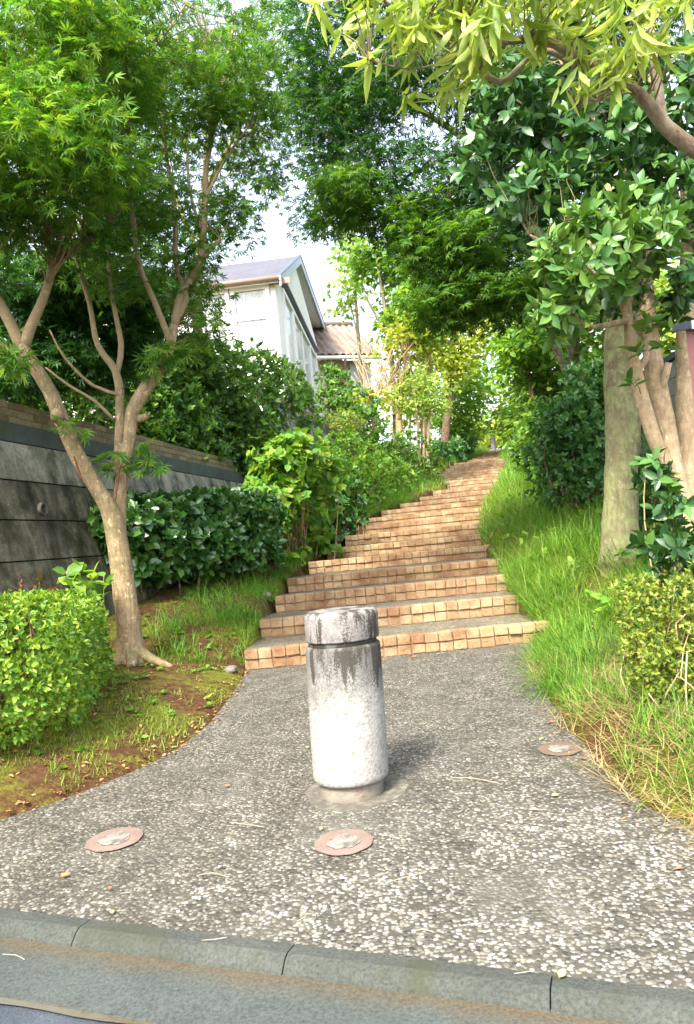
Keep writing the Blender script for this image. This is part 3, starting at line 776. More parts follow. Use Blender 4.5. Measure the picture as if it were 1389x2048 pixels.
def retaining_wall(label, ta, tb, ztop, zbot, courses, drains=()):
    rt = thing('retaining_wall', label, 'wall', tuple(wpt(ta, 0, zbot)))
    zl = ztop-.335; off = lambda z: .10+(zl-z)*.20
    zz = np.linspace(zl, zbot, courses+1)
    for k in range(courses):
        mb = MB(); t = ta-(.5 if k % 2 else 0)*.0; first = True
        while t < tb-.01:
            Lg = (1.15 if k % 2 == 0 or not first else .62); first = False
            te = min(t+Lg, tb); za = zz[k]-.004; zb = zz[k+1]+.004; j = rnd.uniform(-.002, .002)
            mb.prism([wpt(t+.004, off(za)+j-(.004 if k else 0), za), wpt(t+.004, off(zb)+j, zb), wpt(t+.004, -.15, zb), wpt(t+.004, -.15, za)], np.append(wd, 0)*(te-t-.008)); t = te
        mb.build('wall_course', WALL_LIT if k == 0 else WALLC, rt, bevel=.004)
    mb = MB(); mb.prism([wpt(ta, off(zl)-.03, zl-.02), wpt(ta, off(zbot)-.03, zbot-.3), wpt(ta, -.14, zbot-.3), wpt(ta, -.14, zl-.02)], np.append(wd, 0)*(tb-ta))
    mb.build('backing', WALLC, rt)
    mb = MB(); t = ta
    while t < tb:
        te = min(t+2.4, tb); mb.box(wpt((t+te)/2, -.01, zl+.085), ((te-t)/2-.003, .085, .075), ax3); t = te
    mb.build('beam', BEAM, rt, bevel=.006)
    mb = MB(); t = ta+.01
    row = 0
    for row in range(3):
        t = ta+(.11 if row % 2 else 0)
        while t < tb-.1:
            mb.box(wpt(t+.105, -.02+rnd.uniform(-.002, .002), zl+.160+.0285+row*.058), (.102, .05, .026), ax3); t += .21
    o = mb.build('brick_course', [BRICK], rt, bevel=.003)
    mb = MB(); mb.box(wpt((ta+tb)/2, -.02, zl+.160+.085), ((tb-ta)/2, .045, .083), ax3); mb.build('mortar', MORTAR, o)
    for (t, z) in drains:
        mb = MB(); c = wpt(t, off(z), z); n3 = np.array([wn[0], wn[1], 0])
        mb.lathe([(.05, 0), (.05, .03), (.036, .03), (.036, -.08)], (0, 0, 0), 20)
        V = np.vstack(mb.v); V = c+V[:, :1]*np.array([wd[0], wd[1], 0])+V[:, 1:2]*UP+V[:, 2:]*n3; mb.v = [V]; mb.build('drain_pipe', PAD, rt)
    return rt
# where the drain shows in the photograph
tdr = 0.0
best = 9
for t in np.arange(-1, 4, .02):
    p = wpt(t, .22, 1.25); d = p-CAM; Yd = d[1]; q_ = P(90, 1018, Yd)
    e = np.linalg.norm(q_-p)
    if e < best: best = e; tdr = t; zdr = q_[2]
retaining_wall('stained concrete retaining wall topped with sand brick behind the clipped hedges', -5.2, 7.4, WTOP, .05, 6, [(tdr, zdr)])
retaining_wall('upper retaining wall with brick top glimpsed between the tall hedge and the shrubs', 7.45, 14.5, P(660, 850, 17.5)[2], 1.2, 5)

# ------------------------------------------------------------------ houses
WHITE = simple_mat('white_house_paint', (.72, .715, .69), .7, .25, .04, 3, .05)
TRIM = simple_mat('white_trim', (.74, .74, .73), .5, .3, .03, 5, .02)
BARGE = simple_mat('blue_grey_barge_board', (.36, .43, .48), .5, .3, .06, 4, .03)
SOFFIT = simple_mat('soffit_board', (.74, .77, .77), .7, .2, .05, 4, .03)
DARKT = simple_mat('dark_metal_trim', (.05, .06, .09), .4, .5, .1)
COPPER = simple_mat('brown_gutter', (.30, .19, .14), .5, .4, .1)
CURT = simple_mat('white_curtain', (.37, .37, .36), .9, .1, .05, 8, .2)
CURTB = simple_mat('pale_blue_curtain', (.70, .76, .78), .9, .1, .05, 8, .2)
def slate():
    m, nt, out = new_mat('violet_slate'); c = coords(nt)
    b = nd(nt, 'ShaderNodeTexBrick', Scale=1.0); b.offset = .5
    b.inputs['Color1'].default_value = (.06, .06, .072, 1); b.inputs['Color2'].default_value = (.085, .085, .10, 1); b.inputs['Mortar'].default_value = (.05, .04, .06, 1)
    b.inputs['Mortar Size'].default_value = .012; b.inputs['Brick Width'].default_value = .45; b.inputs['Row Height'].default_value = .2
    nt.links.new(coords(nt), b.inputs['Vector']); n = noise(nt, c, 6, 5, .6)
    k = ramp(nt, [(.3, (.8, .8, .8)), (.7, (1.15, 1.15, 1.15))]); nt.links.new(n, k.inputs[0])
    bsdf(nt, out, mixc(nt, 1, b.outputs[0], k.outputs[0], 'MULTIPLY'), .55, .4, b.outputs['Fac'], -.3, .01); return m
SLATE = slate()
def tilem():
    m, nt, out = new_mat('pinkish_roof_tile'); g = nt.nodes.new('ShaderNodeNewGeometry')
    r = ramp(nt, [(0, (.15, .115, .09)), (.5, (.19, .15, .12)), (1, (.235, .19, .155))]); nt.links.new(g.outputs['Random Per Island'], r.inputs[0])
    n = noise(nt, coords(nt), 12, 5, .7); k = ramp(nt, [(.3, (.8, .8, .8)), (.7, (1.12, 1.12, 1.12))]); nt.links.new(n, k.inputs[0])
    bsdf(nt, out, mixc(nt, 1, r.outputs[0], k.outputs[0], 'MULTIPLY'), .7, .3); return m
TILE = tilem()
def glassm(name, tr=.72):
    m, nt, out = new_mat(name)
    t = nt.nodes.new('ShaderNodeBsdfTransparent'); g = nt.nodes.new('ShaderNodeBsdfGlossy'); g.inputs['Roughness'].default_value = .03
    g.inputs['Color'].default_value = (.9, .95, 1, 1)
    fz = nd(nt, 'ShaderNodeFresnel', IOR=1.5); f2 = mathn(nt, 'ADD', mathn(nt, 'MULTIPLY', fz.outputs[0], .35), .04)
    mx = nt.nodes.new('ShaderNodeMixShader'); nt.links.new(f2, mx.inputs[0]); nt.links.new(t.outputs[0], mx.inputs[1]); nt.links.new(g.outputs[0], mx.inputs[2])
    nt.links.new(mx.outputs[0], out.inputs[0]); return m
GLASS = glassm('window_glass')

hY = 18.0
hc = P(549, 556, hY)                                  # top of the near wall corner, under the eave
ha = np.array([.55, 7.5]); ha /= np.linalg.norm(ha); hb = np.array([-ha[1], ha[0]])   # a: along the bay side, b: away to the left
ztop = hc[2]; zb0 = 3.0
def hp(a, b, z): return np.array([hc[0]+ha[0]*a+hb[0]*b, hc[1]+ha[1]*a+hb[1]*b, z])
hax = np.array([[ha[0], ha[1], 0], [hb[0], hb[1], 0], [0, 0, 1.0]])
def fit_a(px, py, b=0.0):
    best = (9e9, 0, 0)
    for a in np.arange(0, 14, .02):
        p = hp(a, b, 0); q_ = P(px, py, p[1]); e = abs(q_[0]-p[0])
        if e < best[0]: best = (e, a, q_[2])
    return best[1], best[2]
aEnd, zEnd = fit_a(632, 700)
HL = aEnd+.25; HW = 6.0
ov = .14; eo = .22
aR, zR = fit_a(598, 510, -ov); aQ, zQ = fit_a(652, 662, -ov); HL = aQ-.2
house = thing('house', 'white gabled house with slate roof and glazed bay above the tall hedge', 'house', tuple(hp(HL/2, HW/2, zb0)))
pitch = (zR-.1-ztop)/aR
mb = MB()
mb.prism([hp(0, 0, zb0), hp(HL, 0, zb0), hp(HL, 0, min(ztop, zQ-.15)), hp(aR, 0, zR-.3), hp(0, 0, ztop)], np.append(hb, 0)*HW)
mb.build('wall', WHITE, house)
# roof: two slabs with overhang
def slab(a0, z0, a1, z1, th, b0, b1, mat, nm, par):
    mb = MB(); mb.prism([hp(a0, b0, z0), hp(a1, b0, z1), hp(a1, b0, z1+th), hp(a0, b0, z0+th)], np.append(hb, 0)*(b1-b0)); return mb.build(nm, mat, par)
zc = zR-.12
for s_, nm in ((-1, 'roof'), (1, 'roof')):
    ae = -eo if s_ < 0 else HL+eo
    ze = zc-pitch*(aR+eo) if s_ < 0 else zQ-.1
    ro = slab(ae, ze, aR, zc, .09, -ov, HW+.4, SLATE, 'roof', house)
    slab(ae, ze-.075, aR, zc-.075, .07, -ov+.03, HW+.35, SOFFIT, 'soffit', ro)
    slab(ae-.02*s_*-1, ze-.16, aR, zc-.16, .255, -ov-.05, -ov+.0, BARGE, 'barge_board', ro)
    slab(ae, ze+.092, aR, zc+.092, .035, -ov-.07, -ov+.06, DARKT, 'verge_trim', ro)
zeL = zc-pitch*(aR+eo)
mb = MB(); mb.tube([hp(-eo-.06, -ov, zeL+.02), hp(-eo-.06, HW+.4, zeL+.02)], .06, 10); mb.build('gutter', COPPER, house, smooth=True)
mb = MB(); mb.box(hp(-.02, HW/2-.2, ztop-.10), (.022, HW/2+.18, .07), hax); mb.build('frieze_board', COPPER, house)

def window(par, side, a0, a1, z0, z1, cols, rows, cmat, depth=.05, curtain_gap=()):
    """side 'bay' = wall facing the stairs (b=0), 'front' = wall facing the street (a=0); a0..a1 runs along it"""
    fr_ = thing_w = None
    def pt(t, o, z): return hp(t, -o, z) if side == 'bay' else hp(-o, t, z)
    A = hax if side == 'bay' else np.array([hax[1], hax[0], hax[2]])
    mb = MB(); w = .055
    for z in (z0, z1): mb.box(pt((a0+a1)/2, .03, z), ((a1-a0)/2+w, .045, w), A)
    for t in (a0, a1): mb.box(pt(t, .03, (z0+z1)/2), (w-.002, .043, (z1-z0)/2-w), A)
    fo = mb.build('window', TRIM, par, bevel=.006)
    mb = MB()
    for k in range(1, cols): mb.box(pt(a0+(a1-a0)*k/cols, .022, (z0+z1)/2), (.028, .028, (z1-z0)/2-w), A)
    for k in range(1, rows): mb.box(pt((a0+a1)/2, .018, z0+(z1-z0)*k/rows), ((a1-a0)/2-w, .024, .026), A)
    if cols+rows > 2: mb.build('glazing_bar', TRIM, fo)
    g = pt; mb = MB(); mb.quad(pt(a0, .014, z0), pt(a1, .014, z0), pt(a1, .014, z1), pt(a0, .014, z1)); mb.build('pane', GLASS, fo)
    # curtain drawn behind the glass, softly pleated
    n = 90; V = []; 
    for k in range(n+1):
        t = a0+(a1-a0)*k/n
        for z in (z0, z1): V.append(pt(t, .004+.0035*math.sin(k*1.1)+.002*math.sin(k*.37), z))
    mesh_np('curtain', V, [(2*k, 2*k+2, 2*k+3, 2*k+1) for k in range(n)], cmat, fo, smooth=True)
    return fo
def fit_b(px, py):
    best = (9e9, 0, 0)
    for b in np.arange(0, 6, .01):
        p = hp(0, b, 0); q_ = P(px, py, p[1]); e = abs(q_[0]-p[0])
        if e < best[0]: best = (e, b, q_[2])
    return best[1], best[2]
b0_, zt_ = fit_b(534, 574); b1_, zt2 = fit_b(466, 590); _, zb_ = fit_b(545, 695)
window(house, 'front', b0_, b1_+.0, zb_, zt_, 1, 2, CURT)
window(house, 'front', b1_+.14, b1_+1.1, zb_, zt_, 1, 2, CURT)
# bay window: box frame with three tall lights, dark sill strip, flat dark canopy over it
a0_, z1_ = fit_a(562, 580); a1_, z2_ = fit_a(622, 640); _, z0_ = fit_a(566, 712)
zt = z1_; 
for k in range(3):
    s0 = a0_+(a1_-a0_)*(0, .24, .76)[k]+.06; s1 = a0_+(a1_-a0_)*(.24, .76, 1)[k]-.06
    window(house, 'bay', s0, s1, z0_-.35, zt, 1 if k != 1 else 2, 1, CURTB)
mb = MB(); mb.box(hp((a0_+a1_)/2, -.06, z0_-.47), ((a1_-a0_)/2+.15, .06, .045), hax); mb.build('window_sill', DARKT, house)
mb = MB(); mb.box(hp((a0_+a1_)/2, -.07, zt+.24), ((a1_-a0_)/2+.25, .085, .03), hax); mb.box(hp((a0_+a1_)/2, -.06, zt+.19), ((a1_-a0_)/2+.2, .065, .015), hax); mb.build('window_canopy', DARKT, house)
# low rear wing with a roof of its own
mb = MB(); wz = zQ-1.6
mb.prism([hp(HL, .0, zb0), hp(HL+3, .0, zb0), hp(HL+3, .0, wz-.4), hp(HL, .0, wz+.9)], np.append(hb, 0)*4); wing = mb.build('rear_wing', BARGE, house)
mb = MB(); mb.prism([hp(HL-.05, -.4, wz+1.0), hp(HL+3.4, -.4, wz-.55), hp(HL+3.4, -.4, wz-.45), hp(HL-.05, -.4, wz+1.1)], np.append(hb, 0)*4.6); mb.build('wing_roof', DARKT, wing)

# second house with a tiled roof
BEIGE = simple_mat('beige_house_paint', (.48, .42, .32), .8, .2, .06, 3, .05)
t2Y = 27.0
e0 = P(622, 728, t2Y); e1 = P(752, 702, t2Y+.9)
h2 = thing('house', 'beige house with a pinkish tiled roof glimpsed behind the white house', 'house', (e0[0], e0[1], 3.4))
d2 = (e1-e0)[:2]; L2 = np.linalg.norm(d2); d2 /= L2; n2_ = np.array([-d2[1], d2[0]]); n2_ = n2_ if n2_[1] > 0 else -n2_
def q2(a, b, z): return np.array([e0[0]+d2[0]*a+n2_[0]*b, e0[1]+d2[1]*a+n2_[1]*b, z])
ze2 = (e0[2]+e1[2])/2; rz2 = P(690, 652, t2Y+3.1)[2]; A2 = np.array([[d2[0], d2[1], 0], [n2_[0], n2_[1], 0], [0, 0, 1.0]])
mb = MB(); mb.prism([q2(-2, .5, 3.2), q2(L2-.3, .5, 3.2), q2(L2-.3, .5, ze2+.02), q2(-2, .5, ze2+.02)], np.append(n2_, 0)*5); mb.build('wall', BEIGE, h2)
mb = MB(); rb = 2.6; sl = (rz2-ze2)/rb; cols_ = int((L2+2.3)/.27)
for k in range(cols_):
    for r_ in range(11):
        b = r_*rb/11; a = -2+k*.27
        c = q2(a+.13, b+rb/22, ze2+.12+sl*(b+rb/22)); up_ = unit(np.array([n2_[0], n2_[1], sl]))
        A = np.array([np.append(d2, 0), up_, np.cross(np.append(d2, 0), up_)])
        V, Fs = [], []
        for i_ in range(6):
            u = i_/5; hgt = .035*math.sin(u*math.pi*2)
            for w_ in (-.13, .15): V.append(c+A[0]*(u-.5)*.27+A[1]*w_*1.0+A[2]*(hgt*(1 if A[2][2] > 0 else -1)+.02*(-w_)))
        mb.add(np.array(V), [(2*i_, 2*i_+2, 2*i_+3, 2*i_+1) for i_ in range(5)])
mb.build('roof', TILE, h2)
mb = MB(); mb.prism([q2(-2.1, 0, ze2+.0), q2(L2+.2, 0, ze2+.0), q2(L2+.2, rb, rz2+.02), q2(-2.1, rb, rz2+.02)], (0, 0, .06)); mb.prism([q2(-2.1, 5.6, ze2+.0), q2(L2+.2, 5.6, ze2+.0), q2(L2+.2, rb+.0, rz2+.02), q2(-2.1, rb, rz2+.02)], (0, 0, .06)); mb.build('roof_deck', COPPER, h2)
mb = MB(); mb.tube([q2(-2.1, rb, rz2+.12), q2(L2+.2, rb, rz2+.12)], .12, 10); mb.build('ridge', TILE, h2, smooth=True)
mb = MB(); mb.tube([q2(-2.1, -.05, ze2-.02), q2(L2+.2, -.05, ze2-.02)], .07, 8); gt = mb.build('gutter', TRIM, h2, smooth=True)
mb = MB(); mb.tube([q2(L2*.52, -.03, ze2-.05), q2(L2*.52, .3, ze2-.45), q2(L2*.52, .44, ze2-.7), q2(L2*.52, .44, 3.4)], .05, 8); mb.build('downpipe', COPPER, h2, smooth=True)
mb = MB(); mb.box(q2(L2*.80, .44, ze2-1.1), (L2*.16, .04, 1.0), A2); mb.build('shutter', BARGE, h2)
#PART3

# ------------------------------------------------------------------ plants: builders
def tree_root(name, label, cat, x, y, group=None):
    return thing(name, label, cat, (x, y, gz(x, y)), group)

def build_limbs(root, trunk_specs, limb_specs, bark, sides=14, rough=.05, limb_bark=None, limb_sides=9):
    samples = []
    mb = MB()
    for sp_ in trunk_specs:
        p, r = limb_pts(sp_, .05); mb.tube(p, r*(.88 if bark is BARK_MAPLE else 1), sides, rough=rough); samples.append(p)
    tr = mb.build('trunk', bark, root, smooth=True)
    for sp_ in limb_specs:
        p, r = limb_pts(sp_, .07); m = MB(); m.tube(p, r, limb_sides, rough=rough*.8)
        m.build('limb', limb_bark or bark, root, smooth=True); samples.append(p)
    return samples, tr

def outward(Pt, Cn, up=.5, jit=.5):
    return unit(unit(Pt-Cn)+UP*up+g3(len(Pt), jit))

# ---- front maple ---------------------------------------------------------------------------
fm = tree_root('maple_tree', 'japanese maple with a pale trunk forking low beside the clipped azalea hedge', 'tree', *P(262, 1300, 5.3)[:2])
trunk = [[(268, 1330, 5.3, 46), (263, 1300, 5.3, 33), (258, 1255, 5.3, 27), (246, 1160, 5.3, 24), (236, 1090, 5.3, 24), (226, 1035, 5.28, 23), (197, 980, 5.22, 18), (157, 915, 5.14, 17), (122, 835, 5.06, 17), (98, 780, 5.02, 16), (62, 722, 4.96, 16), (42, 690, 4.93, 14)],
         [(238, 1075, 5.3, 17), (238, 1030, 5.33, 17), (243, 965, 5.38, 15), (257, 885, 5.46, 15), (267, 820, 5.5, 16), (296, 770, 5.55, 15), (332, 718, 5.6, 12), (350, 650, 5.68, 9.5)],
         [(238, 1010, 5.36, 9), (236, 930, 5.42, 9), (240, 850, 5.46, 10), (240, 780, 5.48, 9.5)]]
limbs = [[(46, 700, 4.94, 12), (12, 628, 4.9, 11), (-40, 540, 4.8, 9), (-80, 420, 4.7, 6), (-60, 280, 4.7, 3)],
         [(48, 695, 4.94, 12), (62, 655, 4.95, 11), (90, 590, 5, 9), (104, 530, 5, 8), (100, 460, 5.05, 6), (112, 370, 5.1, 4), (150, 240, 5.2, 3), (160, 110, 5.3, 2)],
         [(104, 536, 5.0, 6), (150, 502, 5.1, 6), (212, 456, 5.2, 4), (262, 400, 5.3, 2.5)],
         [(72, 740, 4.98, 12), (34, 708, 4.9, 10), (-20, 680, 4.8, 8), (-90, 600, 4.7, 6), (-150, 430, 4.6, 3)],
         [(350, 652, 5.68, 9), (362, 590, 5.75, 8), (398, 530, 5.8, 8), (409, 440, 5.85, 7), (414, 330, 5.9, 5), (440, 200, 6, 4), (468, 50, 6.1, 2.5)],
         [(400, 525, 5.8, 5), (430, 490, 5.78, 4.5), (440, 478, 5.77, 3.5)],
         [(350, 640, 5.7, 7), (372, 600, 5.75, 7), (352, 520, 5.8, 6), (350, 420, 5.85, 5), (332, 300, 5.9, 3.5), (320, 160, 5.9, 2)],
         [(344, 690, 5.62, 7), (308, 600, 5.5, 6), (278, 525, 5.4, 5.5), (264, 400, 5.3, 5), (258, 250, 5.2, 4.5), (252, 120, 5.15, 4), (250, -60, 5.1, 2.5)],
         [(257, 190, 5.18, 3.5), (290, 120, 5.15, 3), (330, 70, 5.1, 2), (370, 10, 5.1, 1.5)],
         [(240, 790, 5.48, 9), (232, 742, 5.46, 8), (196, 690, 5.4, 6), (180, 610, 5.4, 5), (155, 520, 5.4, 4), (140, 400, 5.4, 2.5)],
         [(234, 748, 5.46, 6), (243, 690, 5.5, 6), (226, 600, 5.5, 4.5), (214, 500, 5.5, 3)],
         [(228, 840, 5.44, 4), (192, 803, 5.4, 3.2), (140, 772, 5.35, 3), (92, 735, 5.3, 1.6)],
         [(240, 790, 5.46, 4), (185, 770, 5.4, 3.5), (130, 715, 5.3, 2.5), (100, 660, 5.3, 1.6)],
         [(410, 400, 5.86, 4), (450, 320, 5.9, 3), (500, 250, 6.0, 2)], [(405, 470, 5.85, 4), (380, 380, 5.7, 3.2), (375, 280, 5.7, 2)]]
LIMB = bark_mat('maple_limb_bark', (.20, .17, .08), (.34, .27, .15), (.28, .20, .12), 4, .5, True, .3)
smp, tro = build_limbs(fm, trunk, limbs, BARK_MAPLE, 16, .045, LIMB, 9)
for spec in ([(116, 838, 5.02, 13), (114, 828, 4.98, 12), (112, 822, 4.955, 8)], [(276, 838, 5.5, 9), (288, 836, 5.47, 7), (296, 833, 5.45, 5)], [(150, 905, 5.1, 6), (143, 893, 5.08, 4)]):
    p, r = limb_pts(spec, .02); m = MB(); m.tube(p, r, 10, rough=.08); m.build('branch_stub', BARK_MAPLE, fm, smooth=True)
mbr = MB()
for spec in ([(262, 1300, 5.28, 16), (235, 1322, 5.2, 12), (215, 1345, 5.1, 6)], [(275, 1300, 5.28, 16), (310, 1318, 5.22, 9), (345, 1330, 5.2, 4)], [(265, 1300, 5.25, 14), (262, 1330, 5.1, 8)]):
    p, r = limb_pts(spec, .03); mbr.tube(p-np.array([0, 0, .012]), r*1.05, 10, rough=.1)
mbr.build('root', BARK_MAPLE, fm, smooth=True)
SC = simple_mat('split_bark_wound', (.16, .065, .035), .9, .1, .4, 40, .6)
for spec in ([(148, 912, 5.03, 1.5), (156, 936, 5.055, 2.4), (166, 965, 5.085, 1)], [(231, 1000, 5.22, 1.5), (236, 965, 5.275, 2.4), (242, 930, 5.33, 1)]):
    p, r = limb_pts(spec, .02); m = MB(); m.tube(p, r, 8, rough=.1); m.build('bark_wound', SC, tro, smooth=True)

bright = [Bp(70, 110, 4.6, 190, 120, .7), Bp(90, 225, 4.3, 150, 90, .6), Bp(60, 320, 4.1, 150, 75, .5), Bp(200, 300, 4.5, 70, 60, .4), Bp(-120, 250, 4.3, 120, 200, .8), Bp(200, 120, 4.9, 110, 110, .6)]
mid = [Bp(300, 90, 5.2, 130, 130, .8), Bp(420, 90, 5.6, 120, 120, .7), Bp(330, 250, 5.6, 110, 90, .7), Bp(470, 220, 5.9, 90, 80, .6), Bp(250, 360, 5.4, 80, 80, .6), Bp(500, 370, 6.0, 80, 60, .5),
       Bp(450, 440, 6.0, 70, 45, .5), Bp(330, 430, 5.6, 90, 60, .6), Bp(180, 440, 5.3, 120, 80, .7), Bp(60, 480, 5.0, 120, 90, .7), Bp(430, 590, 5.9, 55, 45, .35), Bp(380, 540, 5.8, 60, 50, .4), Bp(560, 330, 6.2, 50, 45, .4), Bp(520, 140, 6.1, 70, 120, .6), Bp(230, 530, 5.5, 70, 70, .5), Bp(-60, 450, 4.6, 90, 100, .6), Bp(420, 670, 5.8, 45, 30, .3)]
Cb, _ = blob_points(bright, 430, .5); Cm, _ = blob_points(mid, 690, .45)
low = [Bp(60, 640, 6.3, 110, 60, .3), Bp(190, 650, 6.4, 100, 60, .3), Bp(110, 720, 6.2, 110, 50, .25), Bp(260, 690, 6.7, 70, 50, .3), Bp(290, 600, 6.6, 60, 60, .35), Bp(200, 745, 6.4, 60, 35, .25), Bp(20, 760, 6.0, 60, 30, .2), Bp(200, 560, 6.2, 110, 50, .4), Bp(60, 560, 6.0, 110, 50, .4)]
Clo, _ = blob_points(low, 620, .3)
Cb = thin(Cb, k=1, thr=-.42); Cm = thin(Cm, s=2.2, k=2.1, thr=-.2)
geos_b = [sprays(Cb, .17, 20, .070, MAPLE7, .3, .35, .35)]
geos_m = [sprays(Cm, .17, 16, .064, MAPLE5, .35, .35, .4)]
small = np.array([P(225, 905, 5.3), P(235, 930, 5.3), P(290, 905, 5.35), P(300, 925, 5.35), P(285, 890, 5.3), P(330, 700, 5.45), P(360, 712, 5.5), P(310, 725, 5.45), P(390, 690, 5.6), P(10, 720, 4.6), P(35, 715, 4.65), P(140, 845, 5.0), P(420, 630, 5.8), P(330, 690, 5.4), P(290, 720, 5.4), P(20, 705, 4.6)])
geos_b.append(sprays(small, .11, 16, .085, MAPLE7, .4, .4, .4))
leaf_mesh('lower_crown', [sprays(Clo, .16, 13, .075, MAPLE5, .35, .35, .4)], L['maple_dark'], fm)  # darker leaves: shade low in the crown put into their colour
leaf_mesh('crown', geos_m, L['maple'], fm); leaf_mesh('bright_crown', geos_b, L['maple_bright'], fm)  # second mesh is the lit top, its brightness painted into the leaves
twig_mesh('twigs', np.vstack([Cb, Cm, small]), smp, LIMB, fm, .0038, .0, 900)

# ---- generic trees ---------------------------------------------------------------------------
def leafy_tree(name, label, base_px, trunks, limbs_, blobs, nclu, per, size, tm, mat, bark, kind='spray', R=.3, cat='tree', group=None, sides=10, tw=200, gap=(1.6, 0.0, -.2), shell=.45, twr=.006, extra=()):
    b = P(*base_px); rt = tree_root(name, label, cat, b[0], b[1], group)
    if trunks:     # root the first stem in the ground
        t0 = trunks[0][0]
    smp_, tr_ = build_limbs(rt, trunks, limbs_, bark, sides, .05, None, 7)
    C, Cn = blob_points(blobs, int(nclu*(.72 if size > .12 else 1)), shell); 
    if gap:
        v = np.sin(C[:, 0]*gap[0]*2.1+gap[1])+np.sin(C[:, 1]*gap[0]*1.7+2*gap[1])+np.sin(C[:, 2]*gap[0]*2.6+3*gap[1]+1)
        k = v/3 > gap[2]-.2*rng.random(len(C)); C = C[k]; Cn = Cn[k]
    if kind == 'spray': g = sprays(C, R, per, size, tm)
    elif kind == 'ros': g = rosettes(C, outward(C, Cn), per, size, tm)
    elif kind == 'droop': g = rosettes(C, unit(outward(C, Cn, -.2, .5)-UP*.9), per, size, tm, (10, 55), .4, R)
    leaf_mesh('crown', [g]+list(extra), mat, rt)
    if tw: twig_mesh('twigs', C, smp_, bark, rt, twr, 0, tw)
    return rt

# maple beyond the retaining wall, filling the left background
leafy_tree('maple_tree', 'dark green maple rising behind the stained retaining wall and picket fence', (90, 800, 9.2),
    [[(90, 900, 9.2, 18), (95, 780, 9.2, 15), (120, 650, 9.2, 13), (140, 500, 9.2, 10), (150, 300, 9.2, 6)]],
    [[(110, 680, 9.2, 8), (30, 560, 9, 6), (-40, 430, 8.8, 3)], [(135, 560, 9.2, 7), (220, 450, 9.4, 5), (300, 300, 9.6, 3)], [(125, 640, 9.2, 7), (230, 600, 9.3, 4), (330, 560, 9.3, 3)]],
    [Bp(60, 590, 9, 130, 90, 1), Bp(200, 620, 9.2, 130, 90, 1), Bp(300, 520, 9.6, 110, 100, 1), Bp(120, 430, 9, 140, 110, 1), Bp(60, 710, 8.6, 120, 65, .8), Bp(210, 730, 8.9, 110, 65, .8), Bp(290, 650, 9.3, 90, 80, .8), Bp(20, 250, 9, 150, 160, 1), Bp(250, 300, 9.6, 130, 120, 1), Bp(-110, 560, 8.6, 110, 200, 1), Bp(350, 620, 9.6, 60, 60, .6), Bp(370, 400, 9.8, 70, 60, .7)],
    1000, 14, .10, MAPLE5, L['maple_dark'], BARK_YOUNG, 'spray', .26, tw=300, gap=(1.0, .4, -.3))
leafy_tree('maple_tree', 'maple behind the front maple reaching up against the open sky', (420, 780, 11.5),
    [[(400, 900, 11.5, 12), (395, 700, 11.5, 10), (400, 500, 11.5, 8), (415, 300, 11.5, 6), (430, 100, 11.5, 4)]],
    [[(400, 520, 11.5, 6), (340, 350, 11.5, 4), (320, 200, 11.5, 2.5)], [(410, 380, 11.5, 5), (480, 250, 11.5, 3.5), (540, 120, 11.5, 2)]],
    [Bp(470, 160, 11.5, 90, 110, 1), Bp(370, 180, 11.5, 70, 120, 1), Bp(560, 90, 11.5, 70, 100, 1), Bp(430, 20, 11.5, 160, 90, 1.2), Bp(500, 290, 11.5, 60, 60, .8), Bp(240, 60, 11, 140, 120, 1.2), Bp(440, 470, 11, 55, 40, .6), Bp(395, 560, 10.6, 60, 60, .6), Bp(560, 370, 11.6, 40, 40, .6)],
    430, 13, .095, MAPLE5, L['maple'], BARK_YOUNG, 'spray', .27, tw=220, gap=(1.5, 1.2, -.1))

